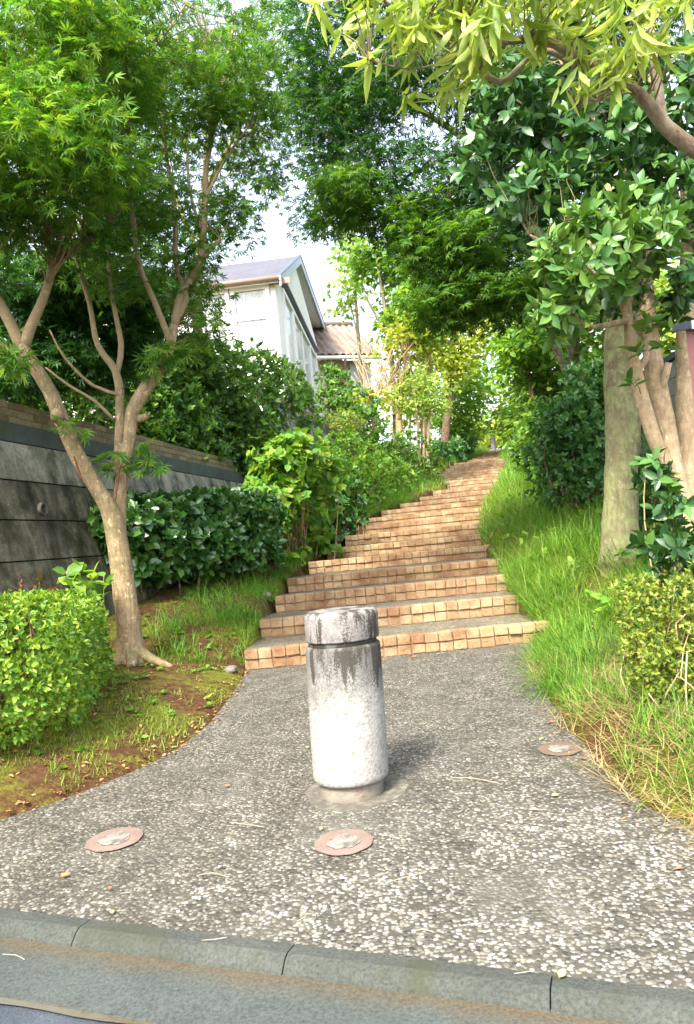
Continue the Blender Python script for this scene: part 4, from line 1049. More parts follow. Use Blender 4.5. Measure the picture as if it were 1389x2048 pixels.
# ---- lichen covered maple on the right, canopy over the stairs
lm = leafy_tree('maple_tree', 'large maple with thick lichen covered trunk on the grass bank, canopy over the stairs', (1243, 1120, 6.0),
    [[(1243, 1165, 6, 52), (1243, 1118, 6, 41), (1242, 1060, 6, 35), (1243, 950, 6, 33), (1246, 850, 6, 33), (1241, 760, 6.05, 32), (1240, 680, 6.1, 30), (1248, 600, 6.15, 27), (1240, 500, 6.3, 21), (1205, 350, 6.5, 17), (1150, 200, 6.7, 13), (1080, 50, 7, 8)],
     [(1242, 720, 6.08, 17), (1275, 640, 6.3, 17), (1290, 560, 6.5, 15), (1300, 440, 6.7, 12), (1310, 250, 6.9, 8)]],
    [[(1244, 560, 6.2, 11), (1100, 400, 6.6, 9), (950, 290, 7, 7), (800, 200, 7.3, 4.5), (650, 150, 7.5, 2.5)], [(1240, 620, 6.15, 9), (1120, 545, 6.6, 7), (1010, 480, 7, 5.5), (900, 420, 7.3, 4), (750, 350, 7.5, 2.5)],
     [(1010, 480, 7, 4), (960, 540, 7.0, 3), (930, 600, 7.0, 2)], [(1060, 515, 6.8, 4), (1010, 540, 6.8, 3), (960, 480, 6.7, 2.2), (900, 440, 6.6, 1.6)], [(950, 290, 7, 5), (820, 350, 7.1, 3.5), (700, 420, 7.2, 2)], [(1180, 280, 6.6, 9), (1000, 120, 6.9, 6), (850, 20, 7.2, 4)]],
    [Bp(690, 110, 7.4, 120, 120, .9), Bp(645, 245, 7.5, 80, 90, .7), Bp(760, 230, 7.2, 120, 120, .9), Bp(720, 370, 7.3, 95, 80, .7), Bp(640, 420, 7.4, 45, 50, .4), Bp(850, 380, 7, 110, 100, .8), Bp(860, 480, 7, 90, 70, .7), Bp(930, 560, 6.9, 90, 55, .6), Bp(1000, 610, 6.8, 70, 35, .4), Bp(980, 450, 6.8, 90, 90, .7), Bp(900, 150, 7, 130, 130, .9), Bp(600, 130, 7.6, 50, 100, .6), Bp(1050, 300, 6.8, 120, 150, .8), Bp(820, 40, 7.2, 140, 70, .9), Bp(890, 630, 6.9, 40, 25, .3), Bp(1200, 100, 6.8, 160, 160, .9), Bp(1080, 560, 6.6, 60, 50, .4)],
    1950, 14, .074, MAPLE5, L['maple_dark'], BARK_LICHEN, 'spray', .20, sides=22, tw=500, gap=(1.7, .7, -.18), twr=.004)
# paler layer under the same canopy, its lit look put into the leaf colour
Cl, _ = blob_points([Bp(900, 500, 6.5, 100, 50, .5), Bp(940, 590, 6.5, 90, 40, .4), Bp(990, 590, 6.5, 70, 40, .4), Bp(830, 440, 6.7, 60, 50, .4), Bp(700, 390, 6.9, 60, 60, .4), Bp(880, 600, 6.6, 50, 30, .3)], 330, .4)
leaf_mesh('bright_crown', [sprays(Cl, .18, 15, .08, MAPLE7, .3, .35, .35)], L['maple'], lm)

# ---- multi stemmed broadleaf on the right with pale smooth stems
om = tree_root('broadleaf_tree', 'multi stemmed evergreen with smooth pale stems and glossy leaves at the right edge', 'tree', *P(1372, 1060, 5.0)[:2])
otr = [[(1385, 1200, 5.0, 30), (1378, 1060, 5.0, 24), (1352, 960, 5.0, 21), (1332, 860, 5.0, 20), (1312, 760, 5.0, 20), (1301, 680, 5.0, 18), (1294, 600, 5.0, 15), (1290, 500, 5.0, 13), (1300, 350, 5.0, 9), (1280, 180, 5.0, 5)],
       [(1358, 985, 4.98, 14), (1312, 885, 4.92, 14), (1288, 810, 4.9, 14), (1272, 745, 4.88, 13.5), (1262, 690, 4.86, 12), (1258, 640, 4.85, 9), (1250, 560, 4.85, 6)],
       [(1388, 1180, 5.1, 24), (1384, 1050, 5.1, 20), (1375, 900, 5.1, 18), (1371, 800, 5.1, 18), (1370, 700, 5.15, 18), (1373, 600, 5.15, 17), (1376, 500, 5.2, 14), (1370, 350, 5.2, 10), (1350, 180, 5.2, 5)]]
oli = [[(1302, 685, 5, 10), (1278, 655, 4.95, 9), (1256, 630, 4.9, 9), (1243, 600, 4.85, 7.5), (1222, 555, 4.75, 6), (1185, 480, 4.65, 4), (1130, 440, 4.5, 2.5)], [(1256, 632, 4.9, 6), (1262, 590, 4.85, 5.5), (1265, 540, 4.8, 3.5), (1275, 470, 4.7, 2)],
       [(1262, 640, 4.85, 7), (1215, 650, 4.8, 6.5), (1185, 655, 4.75, 5), (1140, 630, 4.65, 3.5), (1090, 590, 4.55, 2)], [(1318, 800, 5, 9), (1330, 755, 4.93, 8), (1338, 725, 4.9, 7)], [(1294, 540, 5, 7), (1220, 400, 5.0, 5), (1130, 280, 5.1, 3.5), (1020, 190, 5.15, 2)],
       [(1296, 420, 5, 7), (1200, 260, 4.9, 4), (1120, 120, 4.8, 2)], [(1374, 470, 5.2, 7), (1330, 300, 5, 5), (1290, 120, 4.9, 3)], [(1240, 600, 4.85, 4), (1160, 520, 4.8, 3), (1060, 470, 4.8, 2)],
       [(1272, 745, 4.88, 8), (1288, 725, 4.95, 8), (1300, 700, 4.97, 6)]]
smo, _ = build_limbs(om, otr, oli, BARK_PALE, 16, .03, None, 9)
fb_ = [Bp(1190, 520, 4.35, 120, 90, .35, 30000), Bp(1120, 610, 4.4, 60, 60, .3, 9000), Bp(1290, 480, 4.4, 70, 70, .3, 13000), Bp(1230, 440, 4.4, 110, 50, .3, 12000)]
bb_ = [Bp(1180, 300, 4.9, 180, 110, .5), Bp(1020, 240, 5.0, 90, 90, .4), Bp(1090, 400, 4.9, 110, 70, .45), Bp(1300, 230, 4.9, 110, 130, .5), Bp(1330, 420, 4.8, 70, 100, .4), Bp(1000, 170, 5.1, 80, 60, .4), Bp(1150, 150, 5.1, 150, 90, .5), Bp(1210, 590, 5.2, 110, 60, .4), Bp(1370, 560, 4.7, 40, 80, .3), Bp(1460, 350, 4.9, 90, 220, .5), Bp(960, 330, 5.1, 50, 60, .3)]
C1, N1 = blob_points(fb_, 165, .5); C2, N2 = blob_points(bb_, 800, .4)
leaf_mesh('crown', [rosettes(C2, outward(C2, N2, .3, .6), 8, .108, ELL, (35, 95), .45)], L['osmanthus'], om)
OSF = leaf_mat('osmanthus_leaf_bright', [(.04, .12, .026), (.07, .17, .032), (.11, .22, .042), (.16, .27, .052)], .25, .35, .45)  # brighter leaf palette for the front clusters
extra_pts = np.array([P(1338, 650, 4.6), P(1325, 685, 4.6), P(1290, 655, 4.6), P(1262, 760, 4.6), P(1270, 700, 4.6), P(1300, 640, 4.5)])
C1 = np.vstack([C1, extra_pts]); N1 = np.vstack([N1, extra_pts-UP*.3])
leaf_mesh('bright_crown', [rosettes(C1, outward(C1, N1, .5, .5), 8, .11, ELL, (35, 95), .45)], OSF, om)
twig_mesh('twigs', np.vstack([C1, C2]), smo, bark_mat('twig_bark', (.16, .13, .06), (.26, .21, .11), None, bstr=.1), om, .003, 0, 260)

# ---- overhanging tree with long pale leaves, trunk just out of the frame on the right
wx, wy = 2.05, 3.0
wt = tree_root('overhanging_tree', 'tree reaching in from the right edge, long narrow yellow green leaves hanging', 'tree', wx, wy)
g0 = gz(wx, wy)
def bez(pts): return pts
BARK_W = bark_mat('overhang_bark', (.17, .11, .075), (.30, .21, .15), (.36, .33, .24), 9, .3, True, .5)
smw = []
mb = MB()
tp = [np.array([wx, wy, g0-.1]), np.array([wx-.02, wy-.02, g0+.9]), np.array([1.75, 2.85, 1.75]), P(1470, 360, 2.7), P(1389, 297, 2.62)]
p, r = resample(tp, [.085, .07, .055, .036, .029], .05); mb.tube(p, r, 14, rough=.05); smw.append(p); mb.build('trunk', BARK_W, wt, smooth=True)
for spec in ([(1395, 302, 2.62, 17), (1335, 255, 2.58, 15), (1292, 200, 2.55, 14), (1268, 178, 2.54, 12), (1180, 130, 2.5, 10), (1110, 88, 2.46, 9), (1050, 78, 2.42, 8), (960, 88, 2.4, 7), (890, 70, 2.38, 6), (800, 20, 2.35, 4), (720, -20, 2.3, 3)],
             [(1330, 250, 2.58, 9), (1318, 180, 2.6, 8.5), (1308, 110, 2.62, 8), (1300, 30, 2.64, 7), (1290, -80, 2.66, 5)],
             [(1150, 130, 2.5, 7), (1080, 100, 2.52, 6), (1000, 165, 2.55, 6), (940, 110, 2.52, 6), (872, 68, 2.5, 6), (800, 30, 2.5, 3)],
             [(990, 80, 2.41, 4), (900, 120, 2.36, 3.2), (820, 138, 2.33, 2.2), (740, 120, 2.3, 1.5)],
             [(1060, 80, 2.42, 5), (1080, 20, 2.4, 4), (1120, -60, 2.4, 3)], [(1270, 180, 2.54, 4), (1200, 200, 2.5, 3), (1150, 215, 2.45, 1.8)], [(1000, 90, 2.42, 3.5), (960, 140, 2.4, 2.6), (900, 190, 2.38, 1.8)]):
    p, r = limb_pts(spec, .04); m = MB(); m.tube(p, r, 9, rough=.05); m.build('limb', BARK_W, wt, smooth=True); smw.append(p)
wb = [Bp(700, 10, 2.25, 70, 50, .2), Bp(790, 55, 2.25, 80, 60, .2), Bp(870, 20, 2.3, 80, 50, .2), Bp(940, 35, 2.3, 90, 60, .22), Bp(1040, 15, 2.35, 90, 50, .22), Bp(1130, 20, 2.35, 90, 55, .22), Bp(1225, 35, 2.3, 80, 70, .2), Bp(1340, 10, 2.35, 75, 55, .2), Bp(1290, 95, 2.32, 50, 35, .14), Bp(1250, 150, 2.3, 22, 40, .08), Bp(1370, 90, 2.5, 40, 30, .14), Bp(820, 100, 2.25, 45, 25, .12), Bp(950, 110, 2.3, 60, 40, .15), Bp(1245, 110, 2.25, 30, 50, .1), Bp(910, 170, 2.33, 22, 22, .07), Bp(1150, 190, 2.35, 22, 18, .06), Bp(1000, -60, 2.3, 350, 60, .3)]
Cw, _ = blob_points(wb, 225, .3)
Cw = np.vstack([Cw, [P(912, 160, 2.33), P(895, 175, 2.33), P(930, 175, 2.33), P(1150, 185, 2.35), P(1160, 200, 2.35), P(820, 210, 2.4), P(1215, 160, 2.3), P(1262, 140, 2.3)]])
dirw = unit(np.stack([rng.normal(-.1, .4, len(Cw)), rng.normal(-.1, .4, len(Cw)), np.full(len(Cw), -1.0)], 1))
k3 = np.arange(len(Cw)) % 3
hab = [(6, .125, tmpl_ell(.085, 1.0, .05, -.30, .3, .62, .95), (8, 45)), (5, .105, tmpl_ell(.105, 1.0, .03, .10, .35, .7, .8), (15, 65)), (6, .088, tmpl_ell(.09, 1.0, .06, -.45, .28, .6, 1.0), (10, 60))]
leaf_mesh('crown', [rosettes(Cw[k3 == h], dirw[k3 == h], a, b, t_, sp_, .9, .10) for h, (a, b, t_, sp_) in enumerate(hab)], L['willowy'], wt)
twig_mesh('twigs', Cw, smw, BARK_W, wt, .0032, .0, 160)

# ---- trees along the stairs, farther up
FT = 'trees lining the upper stairs'
leafy_tree('young_tree', 'tall light green tree with loose feathery top beside the tiled roof', (790, 880, 21),
    [[(792, 930, 21, 7), (790, 800, 21, 6), (775, 650, 21, 4.5), (750, 500, 21, 2.5), (735, 440, 21, 1.5)]], [[(785, 760, 21, 4), (830, 640, 21, 3), (850, 540, 21, 1.5)], [(778, 680, 21, 3), (730, 590, 21, 2)]],
    [Bp(800, 590, 21, 65, 70, 1.1), Bp(760, 540, 21, 55, 60, .9), Bp(725, 500, 21, 35, 50, .6), Bp(840, 640, 21, 55, 50, 1), Bp(850, 560, 21, 50, 60, 1)], 620, 15, .21, KITE, L['far_mid'], BARK_GREY, 'spray', .45, group=None, tw=120, gap=(1.1, 2, -.15), twr=.01)
leafy_tree('young_tree', 'tall thin tree with sparse pale leaves against the white sky left of the stairs', (720, 870, 24),
    [[(725, 930, 24, 5), (722, 760, 24, 4), (712, 600, 24, 3), (700, 480, 24, 1.5)]], [[(718, 680, 24, 2), (690, 560, 24, 1)]],
    [Bp(712, 530, 24, 30, 70, .8), Bp(690, 600, 24, 25, 30, .6), Bp(700, 470, 24, 20, 30, .5)], 120, 12, .2, KITE, L['far_light'], BARK_GREY, 'spray', .45, tw=70, gap=(1.2, 1, -.3), twr=.008)
leafy_tree('yellow_maple', 'yellow green maple leaning over the upper stairs on the left side', (885, 885, 27),
    [[(884, 925, 27, 10), (893, 850, 27, 8), (900, 790, 27, 7), (905, 720, 27, 5), (915, 650, 27, 3)]], [[(902, 770, 27, 4), (940, 700, 27, 3), (975, 660, 27, 1.5)], [(903, 740, 27, 4), (870, 680, 27, 3), (850, 640, 27, 1.5)]],
    [Bp(930, 655, 27, 65, 38, 1.2), Bp(895, 700, 27, 55, 50, 1.1), Bp(955, 705, 27, 45, 35, 1), Bp(860, 690, 27, 45, 50, 1), Bp(985, 640, 26, 30, 25, .8), Bp(920, 740, 27, 50, 25, .8)], 380, 14, .22, KITE, L['far_yellow'], BARK_BROWN, 'spray', .5, tw=100, gap=(.9, .3, -.3), twr=.012)
leafy_tree('broadleaf_tree', 'dark layered tree with a straight grey trunk beside the far stairs', (897, 890, 30),
    [[(893, 930, 30, 8), (895, 850, 30, 7), (893, 780, 30, 6), (900, 720, 30, 3)]], [[(894, 800, 30, 4), (930, 770, 30, 2), (950, 750, 30, 1)]],
    [Bp(925, 800, 30, 45, 30, 1.2), Bp(905, 850, 30, 35, 35, 1), Bp(935, 760, 30, 50, 28, 1.2), Bp(925, 840, 30, 30, 30, 1), Bp(960, 735, 30, 30, 25, 1)], 300, 14, .24, KITE, L['far_mid'], BARK_GREY, 'spray', .55, tw=60, gap=None, twr=.012)
leafy_tree('light_tree', 'airy light green tree overhanging the far top of the stairs from the left', (950, 890, 38),
    [[(957, 905, 38, 3), (957, 860, 38, 2.5), (955, 800, 38, 1.6)]], [[(957, 850, 38, 1.5), (975, 800, 38, 1)]],
    [Bp(960, 830, 38, 22, 40, 1), Bp(975, 770, 38, 28, 22, 1), Bp(945, 860, 38, 20, 25, .8)], 90, 13, .3, KITE, L['far_light'], BARK_BROWN, 'spray', .6, tw=30, gap=None, twr=.015)
# trimmed shrub tree with many bare branches
dt = tree_root('crape_myrtle', 'half bare trimmed tree with a fan of tan branches and sparse yellowish leaves', 'tree', *P(800, 880, 20.5)[:2])
specs = [[(802, 960, 20.5, 9), (800, 870, 20.5, 8), (797, 820, 20.5, 7)], [(855, 960, 22.5, 10), (850, 870, 22.5, 9), (846, 825, 22.5, 8)], [(752, 960, 18.5, 7), (750, 860, 18.5, 6), (745, 825, 18.5, 5)]]
lim = []
for (sx, sy, sY, sw) in ((797, 822, 20.5, 4.5), (846, 826, 22.5, 4.5), (745, 826, 18.5, 3.5)):
    for k in range(9):
        ex_ = sx+rnd.uniform(-75, 70); ey_ = sy-rnd.uniform(50, 150); eY = sY+rnd.uniform(-.7, .7)
        lim.append([(sx, sy, sY, sw), (sx*.6+ex_*.4+rnd.uniform(-8, 8), sy*.55+ey_*.45, sY*.5+eY*.5, sw*.55), (ex_, ey_, eY, 1.0)])
        for q_ in range(2): lim.append([(sx*.6+ex_*.4, sy*.55+ey_*.45, sY*.5+eY*.5, sw*.4), (ex_+rnd.uniform(-40, 40), ey_-rnd.uniform(-10, 40), eY, .8)])
TAN = bark_mat('tan_bark', (.30, .19, .10), (.44, .30, .18), None, bstr=.3)
smd = []
mb = MB()
for sp_ in specs: p, r = limb_pts(sp_, .1); mb.tube(p, r, 9, rough=.06); smd.append(p)
mb.build('trunk', TAN, dt, smooth=True)
mb = MB()
for sp_ in lim: p, r = limb_pts(sp_, .2); mb.tube(p, r*.7, 5); smd.append(p)
mb.build('branches', TAN, dt, smooth=True)
Cd, Nd = blob_points([Bp(800, 690, 20.5, 75, 35, .8), Bp(830, 720, 21.6, 55, 50, .8), Bp(785, 655, 19.8, 35, 22, .6), Bp(860, 670, 22, 45, 40, .7), Bp(740, 800, 18.5, 40, 30, .5), Bp(800, 790, 20.5, 50, 40, .5)], 200, .4)
leaf_mesh('crown', [sprays(Cd, .27, 9, .15, OVAL)], L['far_yellow'], dt); twig_mesh('twigs', Cd, smd, TAN, dt, .006, 0, 200)
leafy_tree('slender_tree', 'slender pale stemmed shrub tree between the bare branches and the yellow maple', (848, 890, 20),
    [[(838, 930, 20, 4), (836, 850, 20, 3), (826, 760, 20, 1.5)], [(856, 930, 20, 4), (858, 850, 20, 3), (868, 760, 20, 1.5)], [(848, 930, 20, 3.5), (848, 820, 20, 2), (846, 740, 20, 1)]], [],
    [Bp(848, 770, 20, 42, 45, .8), Bp(830, 810, 20, 25, 25, .6), Bp(870, 800, 20, 22, 35, .6)], 150, 14, .14, KITE, L['far_light'], BARK_PALE, 'spray', .35, tw=60, gap=None, twr=.006)

# right hand side of the stairs
leafy_tree('young_tree', 'slender leaning young tree with fresh leaves on the grass bank right of the stairs', (1088, 930, 11.5),
    [[(1092, 950, 11.5, 6), (1084, 880, 11.5, 5.5), (1066, 800, 11.5, 5), (1052, 710, 11.5, 4), (1030, 620, 11.5, 2)], [(1098, 850, 12, 5), (1092, 790, 12, 6), (1088, 740, 12, 4.5), (1095, 640, 12, 3)]], [[(1060, 760, 11.5, 3), (1100, 690, 11.5, 2), (1120, 640, 11.5, 1)]],
    [Bp(1060, 660, 11.5, 55, 45, .8), Bp(1050, 730, 11.5, 50, 45, .8), Bp(1100, 720, 11.8, 55, 60, .8), Bp(1080, 790, 11.6, 50, 45, .7), Bp(1030, 690, 11.5, 30, 40, .5), Bp(1105, 800, 11.8, 50, 60, .6), Bp(1160, 760, 11.8, 50, 60, .6), Bp(1070, 850, 11.5, 35, 35, .5), Bp(1110, 630, 11.8, 50, 40, .7)], 760, 12, .125, OVAL, L['far_mid'], BARK_BROWN, 'spray', .24, tw=120, gap=(1.5, 1.5, -.2), twr=.006)
leafy_tree('grey_tree', 'tree with a grey rough trunk behind the dark shrubs right of the stairs', (1165, 910, 9.8),
    [[(1168, 960, 9.8, 15), (1160, 850, 9.8, 14), (1152, 760, 9.8, 14), (1148, 690, 9.8, 13), (1140, 600, 9.8, 11), (1120, 480, 9.8, 6)], [(1150, 780, 9.7, 8), (1115, 700, 9.6, 8), (1098, 640, 9.5, 7), (1090, 560, 9.4, 4)]], [],
    [Bp(1150, 560, 9.6, 90, 60, .9), Bp(1200, 640, 9.6, 60, 60, .8), Bp(1090, 580, 9.5, 50, 45, .6), Bp(1190, 760, 9.8, 40, 60, .5), Bp(1120, 500, 9.8, 100, 60, .9)], 330, 12, .11, OVAL, L['far_mid'], BARK_GREY, 'spray', .24, tw=90, gap=(1.3, .5, -.2))
leafy_tree('light_tree', 'pale sunlit tree on the right of the far stairs, behind the young tree', (1040, 900, 30),
    [[(1045, 925, 30, 5), (1040, 850, 30, 4), (1030, 760, 30, 2)]], [[(1042, 840, 30, 2), (1020, 790, 30, 1)]],
    [Bp(1035, 820, 30, 28, 50, 1.2), Bp(1050, 770, 30, 35, 50, 1.2), Bp(1020, 850, 30, 18, 30, .8), Bp(1065, 840, 29, 30, 40, 1)], 220, 14, .26, KITE, L['far_light'], BARK_BROWN, 'spray', .55, tw=50, gap=None, twr=.012)
leafy_tree('light_tree', 'feathery light tree showing through the gap above the young tree', (1060, 880, 24),
    [[(1075, 930, 24, 6), (1065, 800, 24, 5), (1040, 680, 24, 3)]], [],
    [Bp(1030, 640, 24, 40, 40, 1), Bp(1000, 690, 26, 18, 25, .6), Bp(1060, 620, 24, 50, 40, 1), Bp(1110, 680, 24, 50, 60, 1)], 100, 13, .22, KITE, L['far_light'], BARK_BROWN, 'spray', .5, tw=50, gap=(1, .2, -.2), twr=.012)
leafy_tree('light_tree', 'light green tree behind the right hand block wall', (1330, 800, 13),
    [[(1320, 900, 13, 12), (1318, 780, 13, 9), (1300, 650, 13, 5)]], [],
    [Bp(1320, 690, 13, 70, 70, 1), Bp(1220, 700, 13.5, 50, 60, 1), Bp(1300, 600, 13, 90, 70, 1), Bp(1400, 620, 13, 80, 100, 1), Bp(1190, 760, 14, 50, 50, 1), Bp(1250, 790, 14, 60, 30, .8)], 480, 14, .15, KITE_W, L['far_light'], BARK_BROWN, 'spray', .33, tw=80, gap=(.9, .9, -.25), twr=.01)
# the wooded crest where the stairs end: single trees far away
for k, (px, py, Y, w, h, mt, lab) in enumerate(((985, 868, 58, 26, 26, 'far_yellow', 'tiny yellow green tree right behind the far bollard'), (945, 872, 62, 26, 30, 'far_light', 'tiny pale tree beyond the stairhead left of the far bollard'), (1015, 855, 60, 26, 36, 'far_light', 'tiny pale tree beyond the stairhead right of the far bollard'),
        (1050, 870, 52, 34, 34, 'far_mid', 'small green tree beyond the stairhead beside the right hand shrubs'), (820, 800, 52, 70, 80, 'far_light', 'broad green tree far behind the half bare branches'), (1130, 830, 50, 70, 80, 'far_light', 'broad pale tree far behind the dark right hand shrubs'))):
    leafy_tree('far_tree', lab, (px, py+h, Y), [[(px, py+h+22, Y, 3), (px+1, py+h-4, Y, 2.4), (px, py-h*.3, Y, 1.2)]], [], [Bp(px, py, Y, w, h*.8, 1.6), Bp(px-w*.4, py+h*.4, Y, w*.7, h*.6, 1.4), Bp(px+w*.4, py+h*.3, Y, w*.7, h*.6, 1.4), Bp(px+w*.1, py-h*.6, Y, w*.6, h*.5, 1.2)], 95, 12, .42, KITE, L[mt], BARK_BROWN, 'spray', .9, group='far trees beyond the head of the stairs', tw=25, gap=None, twr=.02)

# ---- hedges and shrubs
def super_pts(n, half, p=4, wob=.04, inner=.25, top_only=False):
    d = unit(g3(n)); s = (np.abs(d)**p).sum(1)**(-1/p)
    q_ = d*s[:, None]
    nr = np.sign(q_)*np.abs(q_)**(p-1)/np.array(half); nr = unit(nr)
    ph = rng.uniform(0, 6, 3)
    b = 1+wob*(np.sin(q_[:, 0]*4+ph[0])+np.sin(q_[:, 1]*5+ph[1])+np.sin(q_[:, 2]*4+q_[:, 0]*3+ph[2]))
    dep = 1-inner*rng.random(n)**2.2
    return q_*np.array(half)*(b*dep)[:, None], nr
def boxhedge(name, label, cat, c, half, rot, n, per, size, tm, mat, stems, spread=(30, 80), p=4, wob=.03, jit=.45, up=.35, rest=None, inner=.25, stemr=.012, stem_mat=None):
    c = np.array(c); g_ = gz(c[0], c[1]); rt = thing(name, label, cat, (c[0], c[1], g_))
    q_, nr = super_pts(n, half, p, wob, inner)
    R = np.array([[math.cos(rot), -math.sin(rot), 0], [math.sin(rot), math.cos(rot), 0], [0, 0, 1]])
    C = c+q_@R.T; T = unit(nr@R.T+UP*up+g3(n, jit))
    keep = C[:, 2] > ground(C[:, 0], C[:, 1])+.02
    C = C[keep]; T = T[keep]
    leaf_mesh('foliage', [rosettes(C, T, per, size, tm, spread, .3, size*.5)], mat, rt)
    if stems:
        mb = MB()
        for k in range(stems):
            a = np.array([rng.uniform(-.75, .75)*half[0], rng.uniform(-.75, .75)*half[1], 0]); b = a*np.array([1, 1, 0])+np.array([rng.normal(0, .25)*half[0]*.5, rng.normal(0, .25)*half[1]*.5, half[2]*rng.uniform(.3, .9)])
            A = c+a@R.T; A[2] = gz(A[0], A[1])-.03; B = c+b@R.T; m_ = (A+B)/2+rng.normal(0, .04, 3)
            p_, r_ = resample([A, m_, B], [stemr, stemr*.8, stemr*.35], .08); mb.tube(p_, r_, 6, rough=.05)
        mb.build('stems', stem_mat or BARK_BROWN, rt, smooth=True)
    return rt
# clipped azalea, front left
boxhedge('azalea_bush', 'clipped flat topped bright yellow green azalea bush at the left edge before the maple', 'bush', (-2.20, 4.05, .40), (.77, .88, .345), .18, 7600, 6, .036, ELL, L['azalea'], 26, (25, 75), 5, .018, .4, .35, None, .3, .009)
# camellia hedge behind the maple
ca = P(185, 1130, 6.55); cb_ = P(520, 1080, 8.7); cc = (ca+cb_)/2; rot_ = math.atan2(cb_[1]-ca[1], cb_[0]-ca[0]); hl = np.linalg.norm((cb_-ca)[:2])/2+.1
zt_c = P(380, 1000, 7.4)[2]; zb_c = gz(cc[0], cc[1])
boxhedge('camellia_hedge', 'dark glossy camellia hedge in front of the retaining wall behind the maple trunk', 'hedge', (cc[0], cc[1], (zt_c+zb_c)/2+.06), (hl, .50, (zt_c-zb_c)/2+.0), rot_, 1900, 6, .10, OVAL, L['camellia'], 22, (25, 80), 5, .05, .45, .3, None, .3)

def shrub(name, label, cat, base, blobs, n, per, size, tm, mat, kind='ros', spread=(35, 85), stems=8, stemr=.012, smat=None, up=.5, jit=.5, R=.2, shell=.6, group=None, extra=None, gap=None, fill=.45):
    fl = []
    for c, r, wt_ in blobs:
        g_ = gz(c[0], c[1]); hh = c[2]-r[2]*.6-g_
        if fill and .05 < hh < 2.2: fl.append((np.array([c[0], c[1], g_+hh*.5]), (r[0]*.9, r[1]*.9, hh*.6), wt_*fill*min(1.5, hh/r[2])))
    blobs = list(blobs)+fl; n = int(n*(1+.35*bool(fl)))
    b = np.array(base); rt = thing(name, label, cat, (b[0], b[1], gz(b[0], b[1])), group)
    C, Cn = blob_points(blobs, n, shell)
    k = C[:, 2] > ground(C[:, 0], C[:, 1])+.03
    C = C[k]; Cn = Cn[k]
    if kind == 'ros': g = rosettes(C, outward(C, Cn, up, jit), per, size, tm, spread, .3, size*.5)
    else: g = sprays(C, R, per, size, tm)
    leaf_mesh('foliage', [g], mat, rt)
    if extra: tag(leaf_mesh(extra[0], [rosettes(C[:extra[1]], outward(C[:extra[1]], Cn[:extra[1]], 1.0, .4), 6, extra[3], ELL, (15, 60), .3)], extra[2], rt), kind='stuff')
    if stems:
        mb = MB(); sel = rng.permutation(len(C))[:stems]
        for c in C[sel]:
            A = np.array([b[0]+(c[0]-b[0])*.35+rng.normal(0, .08), b[1]+(c[1]-b[1])*.35+rng.normal(0, .08), 0]); A[2] = gz(A[0], A[1])-.03
            m_ = A*.5+c*.5+rng.normal(0, .05, 3); m_[2] += .08
            p_, r_ = resample([A, m_, c], [stemr, stemr*.75, stemr*.3], .1); mb.tube(p_, r_, 5, rough=.05)
        mb.build('stems', smat or BARK_BROWN, rt, smooth=True)
    return rt
# tall hedge on top of the wall
shrub('tall_hedge', 'tall dark evergreen hedge on the retaining wall in front of the white house', 'hedge', (-1.9, 11.6),
      [Bp(340, 830, 9.7, 80, 95, .45), Bp(420, 780, 10.9, 95, 105, .5), Bp(330, 880, 9.3, 55, 45, .3), Bp(400, 905, 10.2, 55, 35, .3), Bp(270, 860, 8.7, 40, 40, .25), Bp(500, 790, 12.4, 95, 100, .6), Bp(560, 800, 14.2, 68, 84, .6), Bp(608, 828, 16.0, 38, 66, .5), Bp(450, 870, 11.2, 110, 70, .4), Bp(380, 730, 10.4, 60, 60, .5), Bp(300, 780, 9.3, 60, 90, .5)],
      4300, 7, .105, ELL, L['hedge'], 'ros', (25, 80), 26, .02, None, .5, .55, shell=.75)
shrub('wall_hedge', 'dark leafy shrubs spilling over the brick top behind the front maple', 'hedge', wpt(1.6, -.5, 1.85)[:2],
      [Bp(30, 770, 6.6, 90, 45, .28), Bp(130, 790, 7.3, 80, 45, .3), Bp(215, 805, 8.0, 70, 50, .3), Bp(290, 830, 8.7, 60, 60, .3), Bp(-70, 740, 6.1, 80, 60, .3), Bp(90, 740, 7.6, 120, 70, .4), Bp(230, 770, 8.8, 100, 80, .4)], 1500, 7, .075, ELL, L['hedge'], 'ros', (25, 80), 16, .012, None, .4, .6, shell=.7)
# hydrangeas by the stairs
shrub('hydrangea', 'bushy bright green hydrangea with tan stems beside the lower stairs', 'shrub', P(580, 1050, 9.8)[:2],
      [Bp(565, 930, 9.6, 70, 60, .4), Bp(630, 955, 10.3, 65, 65, .4), Bp(555, 1000, 9.4, 55, 55, .35), Bp(600, 900, 9.8, 60, 40, .35), Bp(515, 990, 9.2, 35, 35, .3), Bp(550, 1040, 9.3, 45, 30, .25), Bp(610, 1030, 10, 45, 35, .25)], 420, 7, .125, BROAD, L['hydrangea'], 'ros', (40, 90), 60, .007, TAN, .6, .5, shell=.6, fill=.12)
shrub('hydrangea', 'broad leaved dark green hydrangea at the edge of the stairs, right of the tan stems', 'shrub', P(680, 1050, 12.0)[:2],
      [Bp(672, 1010, 11.6, 40, 50, .35), Bp(700, 995, 12.6, 32, 50, .3), Bp(640, 1040, 10.8, 40, 25, .3)], 130, 7, .14, BROAD, L['camellia'], 'ros', (40, 90), 14, .01, TAN, .6, .5)
shrub('nandina_shrub', 'light green shrub with upright sprigs behind the bushy hydrangea', 'shrub', P(690, 960, 14.5)[:2],
      [Bp(685, 905, 14.4, 60, 45, .6), Bp(735, 930, 15.6, 50, 55, .6), Bp(665, 940, 13.4, 45, 50, .5)], 420, 7, .105, ELL, L['hydrangea'], 'ros', (25, 80), 18, .01, None, .8, .4)
